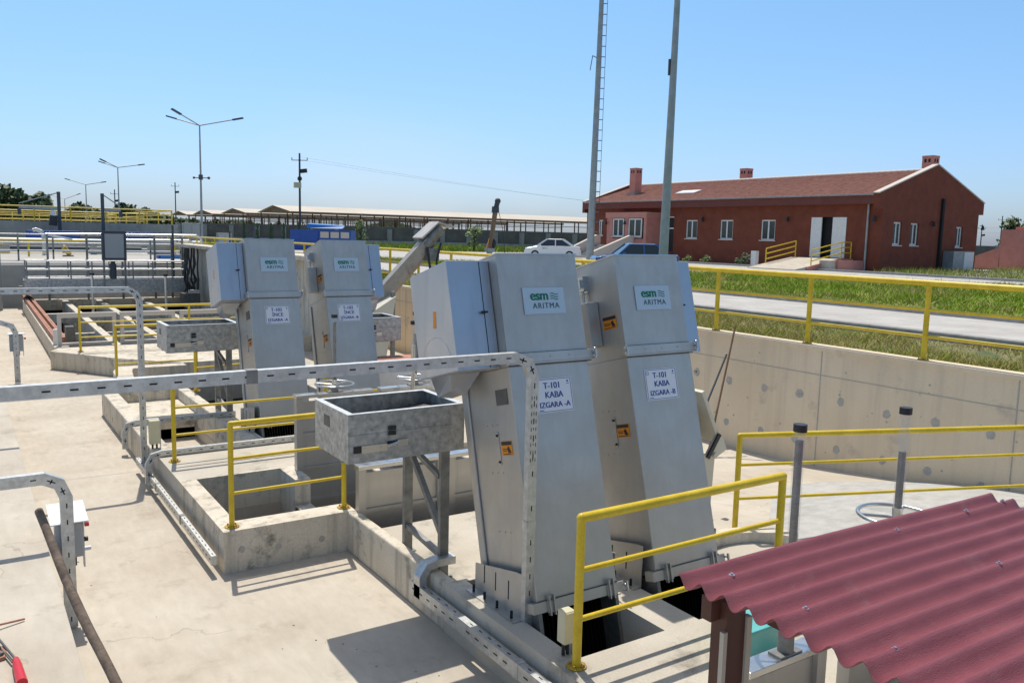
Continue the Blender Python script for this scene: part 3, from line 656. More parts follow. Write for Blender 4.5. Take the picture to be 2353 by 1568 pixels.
# ================================================================ GATES WITH SPINDLES
def gate(x, y, w, zt, label, spindle=True, plate=True, cap=2.47, wheel=1.55, low=-.8):
    t = thing('sluice_gate', label, 'sluice gate', (x, y, .3), 'stainless sluice gates')
    b = B(); b.box(x, y-.04, low, x+.09, y+.06, zt); b.build('upright', STEEL, t, bevel=.004)
    b = B(); b.box(x+w-.09, y-.04, low, x+w, y+.06, zt); b.build('upright', STEEL, t, bevel=.004)
    b = B(); b.box(x-.01, y-.06, zt+.001, x+w+.01, y+.08, zt+.045); b.build('crossbar', STEEL_BR, t, bevel=.004)
    if plate:
        b = B(); b.box(x+.09, y, low, x+w-.09, y+.012, zt-.05); 
        for k_ in range(3): b.box(x+.09, y-.03, zt-.5-.45*k_, x+w-.09, y-.001, zt-.46-.45*k_)
        b.build('gate_plate', STEEL, t)
    if spindle:
        sx = x+w/2; b = B(); b.cyl((sx, y, zt+.04), (sx, y, cap-(.10 if sx < 4.3 else .30)), .024, n=14); sp = b.build('spindle', SPIN, t)
        b = B(); b.cyl((sx, y, zt+.25 if cap-zt > .7 else zt+.1), (sx, y, cap-.03), .034, n=16, caps=False); b.build('cover_tube', CLEAR, sp)
        b = B(); b.cyl((sx, y, cap-.045), (sx, y, cap), .041, n=16); b.build('cap', BLACK, sp)
        b = B(); b.torus((sx, y, wheel), .25, .014, 36, 8)
        for k_ in range(3):
            a = k_*2.094+.4; b.cyl((sx, y, wheel-.01), (sx+.25*math.cos(a), y+.25*math.sin(a), wheel), .011, n=8)
        b.cyl((sx, y, wheel-.06), (sx, y, wheel+.06), .035, n=12); b.build('handwheel', STEEL_BR, t)
        b = B(); b.cyl((sx, y, zt+.045), (sx, y, wheel-.06), .05, n=12); b.box(sx-.1, y-.05, zt+.046, sx+.1, y+.05, zt+.06); b.build('bearing', GALV_D, t)
    return t
gate(3.55, 10.4, 1.06, 1.40, 'sluice gate with handwheel just behind the nearest hopper')
gate(4.73, 10.4, 1.06, 1.40, 'sluice gate with handwheel between the near and farther screens')
gate(3.60, 8.5, 1.08, .93, 'low stop gate under the nearest hopper', spindle=False)
gate(4.74, 8.5, 1.08, .93, 'low stop gate behind the legs of the nearest hopper', spindle=False)
gate(3.80, 3.16, .74, .98, 'gate under the maroon roof edge, its capped spindle just right of the yellow post', wheel=1.33, cap=2.47, low=-.5)
gate(4.80, 3.16, .92, .98, 'gate with the taller looking capped spindle right of the maroon roof edge', wheel=1.72, cap=2.47, low=-.5)
# extra plain spindle by screen B back
t = thing('spindle_post', 'thin capped spindle tube between the T-102 B screen and the largest screen', 'spindle', (5.08, 10.1, .45))
b = B(); b.cyl((5.08, 10.1, .451), (5.08, 10.1, 2.05), .03); b.build('tube', STEEL_BR, t)
b = B(); b.cyl((5.08, 10.1, 2.05), (5.08, 10.1, 2.36), .033, caps=False); b.build('cover_tube', CLEAR, t)
b = B(); b.cyl((5.08, 10.1, 2.33), (5.08, 10.1, 2.38), .042); b.build('cap', BLACK, t)
for x, y, lab in ((3.95, 33, 'left capped spindle in the open grit tank'), (6.2, 32, 'right capped spindle in the open grit tank')):
    t = thing('spindle_post', lab, 'spindle', (x, y, .4), 'spindles in the grit tank')
    b = B(); b.cyl((x, y, .3), (x, y, 1.8), .045); b.build('tube', STEEL_BR, t)
    b = B(); b.cyl((x, y, 1.8), (x, y, 1.88), .075); b.build('cap', BLACK, t)

# ================================================================ CABLE TRAYS
def sweep(b, P, w, h, side):
    """mitred rectangular channel; side = constant sideways vector (plane normal)"""
    n_ = len(P); V = []
    for i in range(n_):
        d0 = (P[i]-P[i-1]).normalized() if i else (P[1]-P[0]).normalized()
        d1 = (P[i+1]-P[i]).normalized() if i < n_-1 else d0
        sd_ = side.normalized(); n0 = sd_.cross(d0).normalized(); n1 = sd_.cross(d1).normalized(); m_ = (n0+n1).normalized(); k_ = 1/max(.5, m_.dot(n0))
        s0 = sd_*(w/2); u_ = m_*(h/2*k_); V += [P[i]-s0-u_, P[i]+s0-u_, P[i]+s0+u_, P[i]-s0+u_]
    F = [(3, 2, 1, 0), tuple(4*(n_-1)+q for q in (0, 1, 2, 3))]
    for i in range(n_-1):
        for q in range(4): F.append((4*i+q, 4*i+(q+1) % 4, 4*(i+1)+(q+1) % 4, 4*(i+1)+q))
    b.add(V, F)
def tray(label, pts, w=.06, h=.11, slots=True, open_top=False, side=(0, 1, 0), name='cable_tray'):
    t = thing(name, label, 'cable tray', pts[0]); b = B(); side = Vector(side)
    P = [Vector(p) for p in pts]; b.m(0); sweep(b, P, w, h, side)
    for i in range(len(P)-1):
        a, c = P[i], P[i+1]; d = (c-a); L = d.length; d.normalize(); u = side.cross(d).normalized()
        if slots and L > .3:
            k_ = int(L/.14)
            for q in range(k_):
                m_ = a+d*(.07+q*L/k_)
                if q % 13 == 6: continue
                for s_ in (-1, 1):
                    o_ = m_+side*s_*(w/2); b.m(1).beam(o_-d*.022, o_+d*.022, .0022, .010, u)
                if open_top:
                    for s_ in (-1, 1): o_ = m_+u*(h/2)*s_; b.m(1).beam(o_-d*.03, o_+d*.03, .012, .002, u)
        elif slots:   # dark bolted slots on elbows
            m_ = (a+c)/2
            for s_ in (-1, 1):
                o_ = m_+side*s_*(w/2); b.m(1).beam(o_-d*.035, o_+d*.035, .003, .010, u); b.m(1).beam(o_-u*.02, o_+u*.02, .003, .010, d)
    b.build('channel', [GALV_T, HOLE], t)
    for i in range(len(P)-1):
        a, c = P[i], P[i+1]; d = (c-a); L = d.length; d.normalize(); u = side.cross(d).normalized(); k_ = int(L/2.1)
        for q in range(1, k_+1):
            b = B(); m_ = a+d*L*(q/(k_+1)); b.beam(m_-d*.035, m_+d*.035, w+.008, h+.008, u); b.build('joint_clip', GALV_D if L > 4 else GALV_T, t)
    return t
tray('nearest cable tray crossing overhead and dropping beside the largest screen', [(-2.5, 5.32, 2.62), (3.54, 5.32, 2.62), (3.66, 5.32, 2.575), (3.715, 5.32, 2.46), (3.72, 5.32, .06)], w=.06, h=.08)
b = B(); b.box(3.686, 5.2895, 1.76, 3.742, 5.2899, 2.34); b.m(1)
for r_ in range(9):
    for c_ in range(3): b.box(3.690+c_*.022, 5.2885, 1.78+r_*.062+(c_ % 2)*.008, 3.696+c_*.022, 5.2898, 1.81+r_*.062)
t = [o for o in bpy.data.objects if o.name.startswith('cable_tray')][0]
b.build('perforated_plate', [GALV_T, HOLE], t)
tray('farther overhead cable tray with a leg by the cream junction box', [(-3, 12.6, 2.68), (1.95, 12.6, 2.68), (2.04, 12.6, 2.63), (2.09, 12.6, 2.53), (2.09, 12.6, .06)], w=.06, h=.08)
tray('cable tray curving down off the left platform, nearest of two', [(-2.5, 8.03, 1.38), (.52, 8.03, 1.39), (.64, 8.03, 1.33), (.69, 8.03, 1.20), (.69, 8.03, .02)], w=.07, h=.10)
tray('cable tray curving down off the left platform, farther of two', [(-2.5, 21.5, 1.38), (.72, 21.5, 1.38), (.93, 21.5, 1.3), (1.0, 21.5, 1.14), (1.0, 21.5, .02)], w=.08, h=.11)
tray('ground level cable tray along the left outer side of the square pit', [(2.05, 12.9, .17), (2.05, 8.55, .17)], w=.1, h=.05, open_top=True, side=(0, 0, 1))
tray('cable tray bending from the pit wall across the deck in front of the farther railing', [(2.02, 11.9, .1), (2.02, 11.9, .36), (2.08, 11.9, .47), (2.2, 11.9, .50), (6.4, 11.9, .50)], w=.06, h=.08)
tray('cable tray across the deck in front of the T-102 A screen', [(2.05, 14.0, .1), (2.05, 14.0, .36), (2.1, 14.0, .47), (2.22, 14.0, .50), (3.75, 14.0, .50)], w=.06, h=.08)
tray('cable tray along the outside of the kerb under the nearest overhead tray', [(3.42, 6.75, .28), (3.42, 3.2, .28)], w=.12, h=.07, open_top=True, side=(0, 0, 1))
tray('short bent cable tray from the kerb to the foot of the largest screen', [(3.42, 6.62, .22), (3.42, 6.62, .42), (3.48, 6.62, .51), (3.58, 6.62, .53), (3.76, 6.62, .53)], w=.12, h=.07, slots=False)
b = B(); b.beam((3.42, 8.85, .05), (3.42, 10.0, .05), .04, .1); b.build('angle_bracket', GALV_T, label='thin galvanised angle fixed along the open side of the square pit', category='bracket')

def jbox(x, y, z, w, d, h, m_, label, glands=True):
    t = thing('junction_box', label, 'junction box', (x, y, z))
    b = B(); b.box(x, y, z, x+w, y+d, z+h); bd = b.build('box', m_, t, bevel=.006)
    b = B(); b.box(x-.005, y-.012, z+.006, x+w-.01, y-.001, z+h-.006); b.build('lid', m_, t, bevel=.004)
    if glands:
        b = B()
        for q in (.3, .7): b.cyl((x+w*q, y+d/2, z-.10), (x+w*q, y+d/2, z), .014)
        b.build('cable_gland', BLACK, t)
    b = B(); b.box(x+w+.001, y+d*.3, z-.12, x+w+.012, y+d*.7, z+h*.9); b.build('bracket', GALV_T, t)
    return t
jbox(3.60, 4.66, .56, .10, .09, .25, CREAM, 'cream junction box at the foot of the nearest overhead tray')
jbox(2.13, 12.36, .52, .14, .1, .34, CREAM, 'cream junction box at the foot of the farther overhead tray')
t = jbox(.60, 8.09, .62, .22, .16, .32, GREYBOX, 'grey control box with a sloped lid behind the nearest left tray')
b = B(); b.hexa([(.56, 8.04, .95), (.86, 8.04, .95), (.86, 8.45, 1.02), (.56, 8.45, 1.02)], [(.56, 8.04, .96), (.86, 8.04, .96), (.86, 8.45, 1.03), (.56, 8.45, 1.03)]); b.build('rain_hood', WHITE, t)
b = B(); b.box(.83, 8.06, .90, .865, 8.10, .93); b.build('red_button', REDP, t)
b = B(); b.cyl((.83, 8.14, .76), (.86, 8.14, .76), .022); b.build('knob', BLACK, t); b = B(); b.cyl((.83, 8.17, .66), (.885, 8.17, .66), .02); b.build('knob', WHITE, t)
t = jbox(.88, 21.55, .72, .26, .18, .36, GREYBOX, 'grey control box on the farther left tray')
b = B(); b.box(.85, 21.5, 1.10, 1.18, 21.8, 1.115); b.build('rain_hood', WHITE, t); b = B(); b.box(1.16, 21.56, .98, 1.2, 21.6, 1.02); b.build('red_button', REDP, t)

# rusty perforated channel on the tank rim
t = thing('rusty_trough', 'long rusty reddish trough with holes along the left rim of the grit tank', 'trough', (2.0, 24.5, .45))
for k_, off in enumerate((0, .19)):
    b = B(); b.hexa([(2.02+off, 24.9, .451), (2.12+off, 24.9, .451), (2.3+off, 41, .451), (2.2+off, 41, .451)], [(2.02+off, 24.9, .60), (2.12+off, 24.9, .60), (2.3+off, 41, .60), (2.2+off, 41, .60)])
    b.m(1)
    for i in range(30): y = 25.2+i*.52; b.box(2.05+off+(y-24.9)*.0112, y, .6, 2.09+off+(y-24.9)*.0112, y+.12, .603)
    b.build('channel', [RUST, HOLE], t)
b = B(); b.box(1.98, 24.5, .451, 2.08, 24.65, .85); b.build('end_stop', WHITE, t)
b = B(); b.box(2.28, 24.6, .451, 2.5, 24.9, .9); b.build('end_stop', DGREY, t)
b = B(); b.box(2.1, 40.6, .61, 2.8, 41.0, .95); b.build('gearbox', GALV_D, t)

# ================================================================ SCRAPER BRIDGE
t = thing('scraper_bridge', 'galvanised scraper bridge with double railing spanning the open grit tank', 'bridge', (2.2, 38, .45))
b = B(); b.box(2.15, 37.9, .80, 8.6, 38.0, 1.38); b.box(2.15, 38.9, .80, 8.6, 39.0, 1.38); b.box(2.15, 38.0, 1.30, 8.6, 38.9, 1.34); b.build('girder', GALV, t)
b = B(); b.cyl((2.3, 38.4, .55), (2.3, 38.8, .55), .16); b.cyl((8.5, 38.4, .55), (8.5, 38.8, .55), .16); b.build('wheel', BLACK, t)
for yv in (37.95, 38.95):
    for x in np.linspace(2.25, 8.4, 9): b = B(); b.cyl((x, yv, 1.38), (x, yv, 2.1), .025, n=8); b.build('post', GALV_D, t)
    for z in (1.42, 1.76, 2.1):
        b = B(); b.cyl((2.25, yv, z), (8.4, yv, z), .028, n=8); b.build('rail', GALV_T, t)
b = B(); b.box(4.9, 37.5, 2.15, 5.8, 37.75, 3.33); cb = b.build('cabinet', DPOLE, t)
b = B(); b.box(5.0, 37.48, 2.25, 5.7, 37.499, 3.22); b.build('cabinet_door', GREYBOX, cb)
for q in (4.92, 5.71): b = B(); b.box(q, 37.55, 1.0, q+.07, 37.62, 2.15); b.build('cabinet_leg', GALV_D, t)
b = B(); b.cyl((5.3, 37.7, 1.4), (5.3, 37.7, 2.0), .13); b.cyl((5.3, 37.7, 2.0), (5.3, 37.7, 2.1), .09); b.build('motor', DPOLE, t)
t = thing('canopy_frame', 'grey pipe frame of long rails on posts behind the grey panel', 'pipe frame', (3, 39.3, .45))
b = B(); b.pipe([(3.05, 39.3, 3.15), (8.95, 39.3, 3.2), (9.15, 39.3, 3.1), (9.2, 39.3, 2.83)], .045); b.pipe([(3.05, 39.3, 3.13), (4.3, 42.3, 2.9)], .04); b.pipe([(5.5, 39.6, 2.95), (8.7, 39.6, 2.97), (8.95, 39.6, 2.83)], .04); b.build('pipe', STEEL_BR, t)
for x in (3.1, 4.55, 5.9, 7.2, 7.9, 8.35): 
    b = B(); b.box(x-.04, 39.25, .451, x+.04, 39.33, 3.12); b.build('post', GALV_D, t)
b = B(); b.box(7.85, 38.9, .9, 7.93, 38.96, 3.5); b.cyl((7.89, 38.93, 3.5), (7.89, 38.93, 3.62), .05); b.build('mast', DPOLE, t)
t = thing('equipment_cluster', 'dark hoses and cables hanging at the right end of the scraper bridge', 'hoses', (8.3, 37, .6))
random.seed(12)
for i in range(9):
    b = B(); x = 8.0+random.uniform(0, .55); y = 36.6+random.uniform(0, .8); z = 2.7
    pp = [(x+random.uniform(-.08, .08)*k_/3, y, z-(z-.7)*k_/6) for k_ in range(7)]
    b.pipe(pp, .035, 6); b.build('hose', BLACK, t)
b = B(); b.box(7.7, 36.2, .45, 8.35, 36.9, .85); b.build('winch', DGREY, t)
b = B(); b.box(7.9, 36.1, .86, 8.3, 36.3, 1.0); b.build('winch_guard', GALV_T, t)
# jibs
for x, y, tipx, tipz, topz, lab in ((6.3, 69, 3.8, 4.95, 5.86, 'left small grey davit crane in front of the raised tank'), (9.14, 69, 10.35, 4.95, 5.87, 'right small grey davit crane in front of the raised tank')):
    t = thing('davit_crane', lab, 'davit crane', (x, y, 1.85), 'davit cranes at the raised tank')
    b = B(); b.box(x-.11, y-.1, 1.85, x+.11, y+.1, topz); b.build('post', DPOLE, t)
    b = B(); b.beam((x, y, 4.68), (tipx, y, 4.68), .16, .2); b.beam((tipx, y, tipz), (x, y, topz-.06), .07, .07); b.build('jib', POLE, t)
    b = B(); b.box(tipx-.1, y-.1, 4.2, tipx+.12, y+.1, 4.6); b.build('hoist', DPOLE, t)
    if x < 7:
        b = B(); b.cyl((x-.45, y-.2, 3.45), (x-.38, y-.2, 4.15), .28, .26, 12); b.box(x-.4, y-.1, 3.7, x-.1, y, 3.8); b.build('motor', BLACK, t)
        b = B(); b.cyl((x-.38, y-.2, 4.15), (x-.42, y-.2, 4.55), .22, .12, 12); b.build('motor_hood', WHITE, t)
# blue tanks & pipe
for x0, x1, lab in ((4.1, 7.35, 'left long blue steel box before the raised tank'), (8.8, 12.2, 'right long blue steel box before the raised tank')):
    t = thing('blue_unit', lab, 'blue steel unit', (x0, 67, 1.85), 'blue steel units')
    b = B(); b.box(x0, 66.6, 2.5, x1, 68.4, 3.1); b.build('body', BLUEC, t, bevel=.03)
    for q in (x0+.1, x1-.25):
        b = B(); b.box(q, 66.7, 1.87, q+.15, 66.85, 2.5); b.build('leg', BLUEC, t)
t = thing('bent_pipe', 'thick grey gooseneck pipe in front of the left blue steel box', 'pipe', (3.9, 52, 1.86))
b = B(); b.pipe([(3.95, 52, 1.87), (3.95, 52, 2.9), (3.85, 52, 3.15), (3.6, 52, 3.25), (3.45, 52, 3.2)], .1, 12); b.build('pipe', GALV_T, t)
t = thing('pipeline', 'fat horizontal grey pipe running across beyond the scraper bridge', 'pipeline', (-6, 54, 1.86))
b = B(); b.cyl((-8, 54, 2.62), (12.5, 54, 2.55), .19, n=16); b.build('pipe', POLE, t)
for x in (-4, 1.3, 6.6, 11.5): b = B(); b.box(x-.15, 53.8, 1.86, x+.15, 54.2, 2.45); b.build('support', CONC_GREY, t)
t = thing('pipeline', 'lower grey pipe with a flange beside the yellow motor', 'pipeline', (0, 56, 1.86))
b = B(); b.cyl((2.0, 56, 2.15), (9.5, 56, 2.12), .16, n=14); b.build('pipe', DPOLE, t)
b = B(); b.cyl((5.2, 56, 2.14), (5.35, 56, 2.14), .28, n=14); b.cyl((7.6, 56, 2.14), (7.7, 56, 2.14), .28, n=14); b.build('flange', POLE, t)
t = thing('pump', 'small yellow pump motor on the apron', 'pump', (4.9, 50.6, 1.86))
b = B(); b.cyl((4.75, 50.6, 2.35), (5.05, 50.6, 1.95), .13, n=12); b.build('motor', YEL_R, t); b = B(); b.box(4.7, 50.4, 1.87, 5.2, 50.8, 1.93); b.build('base', DGREY, t)
t = thing('pump', 'brown pump motor beside the grass patch', 'pump', (11.6, 50, 1.86))
b = B(); b.ball((11.3, 50, 2.35), .27); b.build('motor', YEL_R, t); b = B(); b.box(11.1, 49.8, 1.87, 11.5, 50.2, 2.1); b.build('base', DGREY, t)
b = B(); b.box(8.9, 47.6, 1.87, 10.6, 48.2, 2.05); b.m(1).box(9.0, 47.5, 1.9, 10.4, 47.59, 2.02); b.build('blue_crate', [BLUEC, BLUETARP], label='flat blue crate lying on the apron beyond the tank', category='crate')
random.seed(31)
t = thing('pipe_rack', 'low rack of grey pipes with valves between the bridge railing and the blue boxes', 'pipe rack', (0, 58, 1.86))
for k_, (z, r_) in enumerate(((2.05, .09), (2.3, .07), (2.5, .06))):
    b = B(); b.cyl((-6, 59+k_*.3, z), (12, 59+k_*.3, z), r_, n=10); b.build('pipe', POLE, t)
for x in (-4.5, -1.5, 1.5, 4.5, 7.5, 10.5):
    b = B(); b.box(x, 58.8, 1.87, x+.1, 59.8, 2.62); b.build('stand', GALV_D, t)
for x in (.4, 3.2, 6.2, 9.0):
    b = B(); b.cyl((x, 59, 2.05), (x, 59, 2.45), .05, n=8); b.torus((x, 59, 2.45), .17, .025, 16, 6); b.cyl((x-.15, 59, 2.05), (x+.15, 59, 2.05), .14, n=10); b.build('valve', BLUEC, t)
t = thing('walkway_frame', 'galvanised walkway frame with uprights crossing behind the grey cabinet panel', 'walkway', (1, 44.5, 1.86))
b = B(); b.box(-2, 44.3, 2.28, 9.5, 44.9, 2.36); b.build('deck', GALV_T, t)
for x in np.arange(-1.9, 9.6, 1.4): b = B(); b.box(x, 44.3, 1.87, x+.07, 44.37, 3.1); b.build('upright', GALV_D, t)
for z in (2.7, 3.08): b = B(); b.cyl((-2, 44.33, z), (9.5, 44.33, z), .025, n=8); b.build('rail', GALV_T, t)
t = thing('valve_column', 'thick grey column with a handwheel at the far left behind the overhead tray', 'column', (1.6, 40.2, 0))
b = B(); b.cyl((1.35, 40.2, 0), (1.35, 40.2, 2.3), .13, n=12); b.build('column', POLE, t)
b = B(); b.cyl((1.35, 40.2, 2.3), (1.35, 40.2, 2.75), .04, n=8); b.torus((1.35, 40.2, 2.7), .22, .025, 20, 6); b.build('handwheel', YEL, t)
for x, w, h, lab in ((1.0, 1.5, .5, 'leftmost low concrete plinth on the apron'), (6.6, 1.9, .42, 'middle low concrete plinth on the apron'), (9.9, 1.1, .7, 'rightmost and tallest concrete plinth on the apron')):
    b = B(); b.box(x, 55, 1.87, x+w, 56.4, 1.87+h); b.build('plinth', CONC_GREY, bevel=.03, label=lab, category='plinth')
# electric cabinets beyond
for x, y, w, h, lab in ((13.4, 62.6, 1.15, 2.0, 'tall grey electric cabinet at the end of the raised tank'), (15.5, 61.5, .95, 1.35, 'lower grey electric cabinet behind dark posts')):
    t = thing('electric_cabinet', lab, 'cabinet', (x, y, GZ)); b = B(); b.box(x, y, GZ, x+w, y+.5, GZ+h); b.build('body', POLE, t, bevel=.02)
    b = B(); b.box(x+.05, y-.02, GZ+.1, x+w*.48, y-.001, GZ+h-.1); b.build('door', GREYBOX, t); b = B(); b.box(x+w*.52, y-.02, GZ+.1, x+w-.05, y-.001, GZ+h-.1); b.build('door', GREYBOX, t)
for x, y, h in ((15.6, 58.8, 1.5), (16.9, 57.6, 1.9)):
    b = B(); b.cyl((x, y, GZ), (x, y, GZ+h), .06, n=8); b.build('bollard_post', DPOLE, label='dark blue post %s the lower grey cabinet' % ('in front of' if h < 1.6 else 'to the right of'), category='post')

# ================================================================ AUGER CONVEYOR
t = thing('screw_conveyor', 'inclined steel screw conveyor with a bent hood, rising behind the T-102 B screen', 'conveyor', (6.6, 17.2, .3))
p0 = Vector((6.9, 18.3, .65)); p1 = Vector((9.25, 17.9, 3.25))
b = B(); b.beam(p0, p1, .34, .26); b.m(0).cyl(p0-Vector((0, 0, .12)), p1-Vector((0, 0, .12)), .17, n=16); b.build('trough', CONV, t)
b = B(); b.beam(p0+Vector((0, 0, .15)), p1+Vector((0, 0, .15)), .38, .025); b.build('cover', CONV, t)
dd = (p1-p0).normalized()
b = B(); b.cyl(p1, p1+dd*.18, .2, n=16); b.cyl(p1+dd*.18, p1+dd*.6, .15, n=16); b.box(p1.x-.05, p1.y-.22, p1.z-.35, p1.x+.3, p1.y+.2, p1.z-.05); b.build('motor', GALV_D, t)
b = B(); q = p1+dd*.1; 
b.hexa([(q.x-.25, q.y-.24, q.z+.12), (q.x-.25, q.y+.24, q.z+.12), (q.x-.22, q.y+.24, q.z+.09), (q.x-.22, q.y-.24, q.z+.09)], [(q.x+.2, q.y-.24, q.z+.50), (q.x+.2, q.y+.24, q.z+.50), (q.x+.2, q.y+.24, q.z+.46), (q.x+.2, q.y-.24, q.z+.46)])
b.hexa([(q.x+.2, q.y-.24, q.z+.46), (q.x+.2, q.y+.24, q.z+.46), (q.x+.2, q.y+.24, q.z+.50), (q.x+.2, q.y-.24, q.z+.50)], [(q.x+.62, q.y-.24, q.z+.36), (q.x+.62, q.y+.24, q.z+.36), (q.x+.62, q.y+.24, q.z+.40), (q.x+.62, q.y-.24, q.z+.40)])
b.build('hood', STEEL, t)
b = B(); b.pipe([(q.x-.1, q.y-.25, q.z-.1), (q.x-.05, q.y-.3, q.z-.6), (q.x+.02, q.y-.28, q.z-.9)], .03, 6); b.pipe([(q.x+.25, q.y-.26, q.z), (q.x+.12, q.y-.3, q.z-.4), (q.x+.15, q.y-.28, q.z-.75)], .025, 6); b.build('cable', BLACK, t)
b = B(); b.hexa([(7.6, 17.5, .02), (8.0, 17.5, .02), (8.0, 18.0, .02), (7.6, 18.0, .02)], [(7.0, 17.5, 1.3), (8.35, 17.5, 2.1), (8.35, 18.0, 2.1), (7.0, 18.0, 1.3)]); b.build('side_plate', BEIGE_ST, t)
b = B(); b.box(8.3, 17.6, .02, 8.38, 17.7, 2.2); b.build('leg', GALV_D, t)
t = thing('rusty_skip', 'white rectangular skip with a rusty rim right of the T-102 B screen', 'skip', (5.9, 13.0, .45))
b = B(); b.box(5.86, 13.0, .455, 7.0, 14.0, 1.2); b.build('body', WHITE, t, bevel=.01); b = B(); b.box(5.84, 12.98, 1.2, 7.02, 14.02, 1.3); b.build('rim', RUST, t)
b = B(); b.box(5.9, 12.985, .62, 6.6, 12.998, .75); b.build('rust_band', RUST, t)
t = thing('painted_panel', 'dark blue painted panel standing behind the capped spindles', 'panel', (6.3, 12.2, .45))
b = B(); b.box(6.22, 12.15, 1.35, 6.75, 12.25, 2.12); b.build('panel', BLUEC, t); b = B(); b.hexa([(6.55, 12.2, .451), (6.65, 12.2, .451), (6.65, 12.3, .451), (6.55, 12.3, .451)], [(6.3, 12.2, 1.35), (6.4, 12.2, 1.35), (6.4, 12.3, 1.35), (6.3, 12.3, 1.35)]); b.build('leg', BEIGE_ST, t)

# ================================================================ MAROON ROOF (near right)
t = thing('corrugated_shelter', 'small shelter with a maroon corrugated roof on brown posts', 'shelter', (2.85, 2.5, .45))
x0, x1 = 2.70, 5.45; yF = 2.66; per = .1355; ncor = 22; y0 = yF-per*ncor
b = B(); nx = 30; seg = 10; ny = ncor*seg; vs = []
for j in range(ny+1):
    y = yF-j*per/seg; ph = 2*math.pi*j/seg; zc = 2.0+.024*math.cos(ph)+.004*math.cos(2*ph)
    for i in range(nx+1):
        x = x0+(x1-x0)*i/nx; vs.append((x+(.006*math.sin(ph+1) if i in (0, nx) else 0), y, zc+.006*math.sin(x*2.1+j*.02)-.012*(x-x0)))
k_ = len(vs); vs += [(a, c, d-.0045) for a, c, d in vs]; fs = []
for j in range(ny):
    for i in range(nx):
        a = j*(nx+1)+i; fs.append((a, a+nx+1, a+nx+2, a+1)); fs.append((k_+a, k_+a+1, k_+a+nx+2, k_+a+nx+1))
for j in range(ny):
    a = j*(nx+1); fs.append((a, k_+a, k_+a+nx+1, a+nx+1)); a += nx; fs.append((a, a+nx+1, k_+a+nx+1, k_+a))
for i in range(nx): fs.append((i, i+1, k_+i+1, k_+i)); a = ny*(nx+1)+i; fs.append((a, k_+a, k_+a+1, a+1))
b.add(vs, fs, True); rf = b.build('roof_sheet', MAROON, t)
for xx, rows in ((2.91, (1, 4, 7, 10, 13, 16)), (4.21, (1, 5, 9, 13, 17)), (4.91, (1,)), (5.33, (1, 6, 11, 16))):
    for r_ in rows:
        y = yF-per*r_; z = 2.027-.012*(xx-x0); b = B(); b.cyl((xx, y, z-.006), (xx, y, z+.001), .014, n=12); b.cyl((xx, y, z+.001), (xx, y, z+.009), .007, n=6); b.build('screw', STEEL_BR, rf)
for px, py in ((2.82, 2.46), (2.80, .2), (5.25, 2.4), (5.25, .2)):
    b = B(); b.box(px, py, .451, px+.125, py+.09, 1.93); b.m(1).box(px-.026, py-.012, .451, px-.002, py+.012, 1.80); b.box(px+.127, py-.012, .451, px+.160, py+.02, 1.84); b.build('post', [BROWNPAINT, BEIGESTRIP], t)
b = B(); b.box(2.95, 2.27, 1.85, 5.29, 2.34, 1.92); b.build('rafter', BROWNPAINT, t)
b = B(); b.box(2.95, .2, 1.85, 5.29, .27, 1.92); b.build('rafter', BROWNPAINT, t)
b = B(); b.box(2.76, 2.50, 1.84, 2.818, 2.56, 1.95); b.build('block', BROWNPAINT, t)
# teal bin
t = thing('teal_bin', 'teal plastic bin on the deck behind the brown post', 'bin', (4.6, 3.6, .45))
b = B(); b.hexa([(4.66, 3.86, .452), (5.16, 3.88, .452), (5.16, 4.2, .452), (4.66, 4.18, .452)], [(4.63, 3.83, .74), (5.2, 3.86, .74), (5.2, 4.24, .74), (4.63, 4.21, .74)]); b.build('tub', TEAL, t, bevel=.02)
b = B(); b.box(4.61, 3.81, .74, 5.22, 4.26, .76); b.build('rim', TEAL, t, bevel=.01)

# ================================================================ LEFT FOREGROUND

def stick(p, q, r0, r1):
    p = Vector(p); q = Vector(q); n_ = 40; d = (q-p); a = d.orthogonal().normalized(); c = d.normalized().cross(a); v = []; f = []
    for i in range(n_+1):
        u = i/n_; r_ = r0+(r1-r0)*u; o_ = p+d*u+a*.010*math.sin(u*16)+c*.007*math.sin(u*25+1)
        for j in range(12):
            w = 2*math.pi*j/12; rr_ = r_*(1+.12*noise.noise(Vector((u*42, math.cos(w), math.sin(w))))); v.append(o_+a*math.cos(w)*rr_+c*math.sin(w)*rr_)
    for i in range(n_):
        for j in range(12): f.append((i*12+j, i*12+(j+1) % 12, (i+1)*12+(j+1) % 12, (i+1)*12+j))
    bb = B(); bb.add(v, f, True); bb.add(v, [tuple(range(11, -1, -1)), tuple(range(n_*12, n_*12+12))]); return bb
stick((.303, 5.12, 1.995), (1.105, -.07, .03), .0225, .024).build('wooden_stick', WOOD, label='weathered dark wooden stick slanting across the lower left corner', category='stick')
t = thing('bolt_cutter', 'hand tool with red plastic grips lying at the lower left corner', 'hand tool', (.17, 5.8, .8))
b = B()
for a_, c_ in (((.185, 5.86, .83), (.20, 5.52, .83)),):
    b.cyl(a_, (.188, 5.78, .832), .019, .026, 12); b.cyl((.188, 5.78, .832), c_, .026, .032, 12); b.ball(a_, .019, 10, 6)
b.build('grip', REDP, t)
b = B(); b.pipe([(.185, 5.86, .83), (.15, 6.02, .83), (.10, 6.22, .84), (.03, 6.36, .83)], .008, 8); b.pipe([(.165, 5.84, .825), (.13, 6.0, .825), (.08, 6.2, .83)], .006, 8); b.build('handle_rod', DGREY, t)
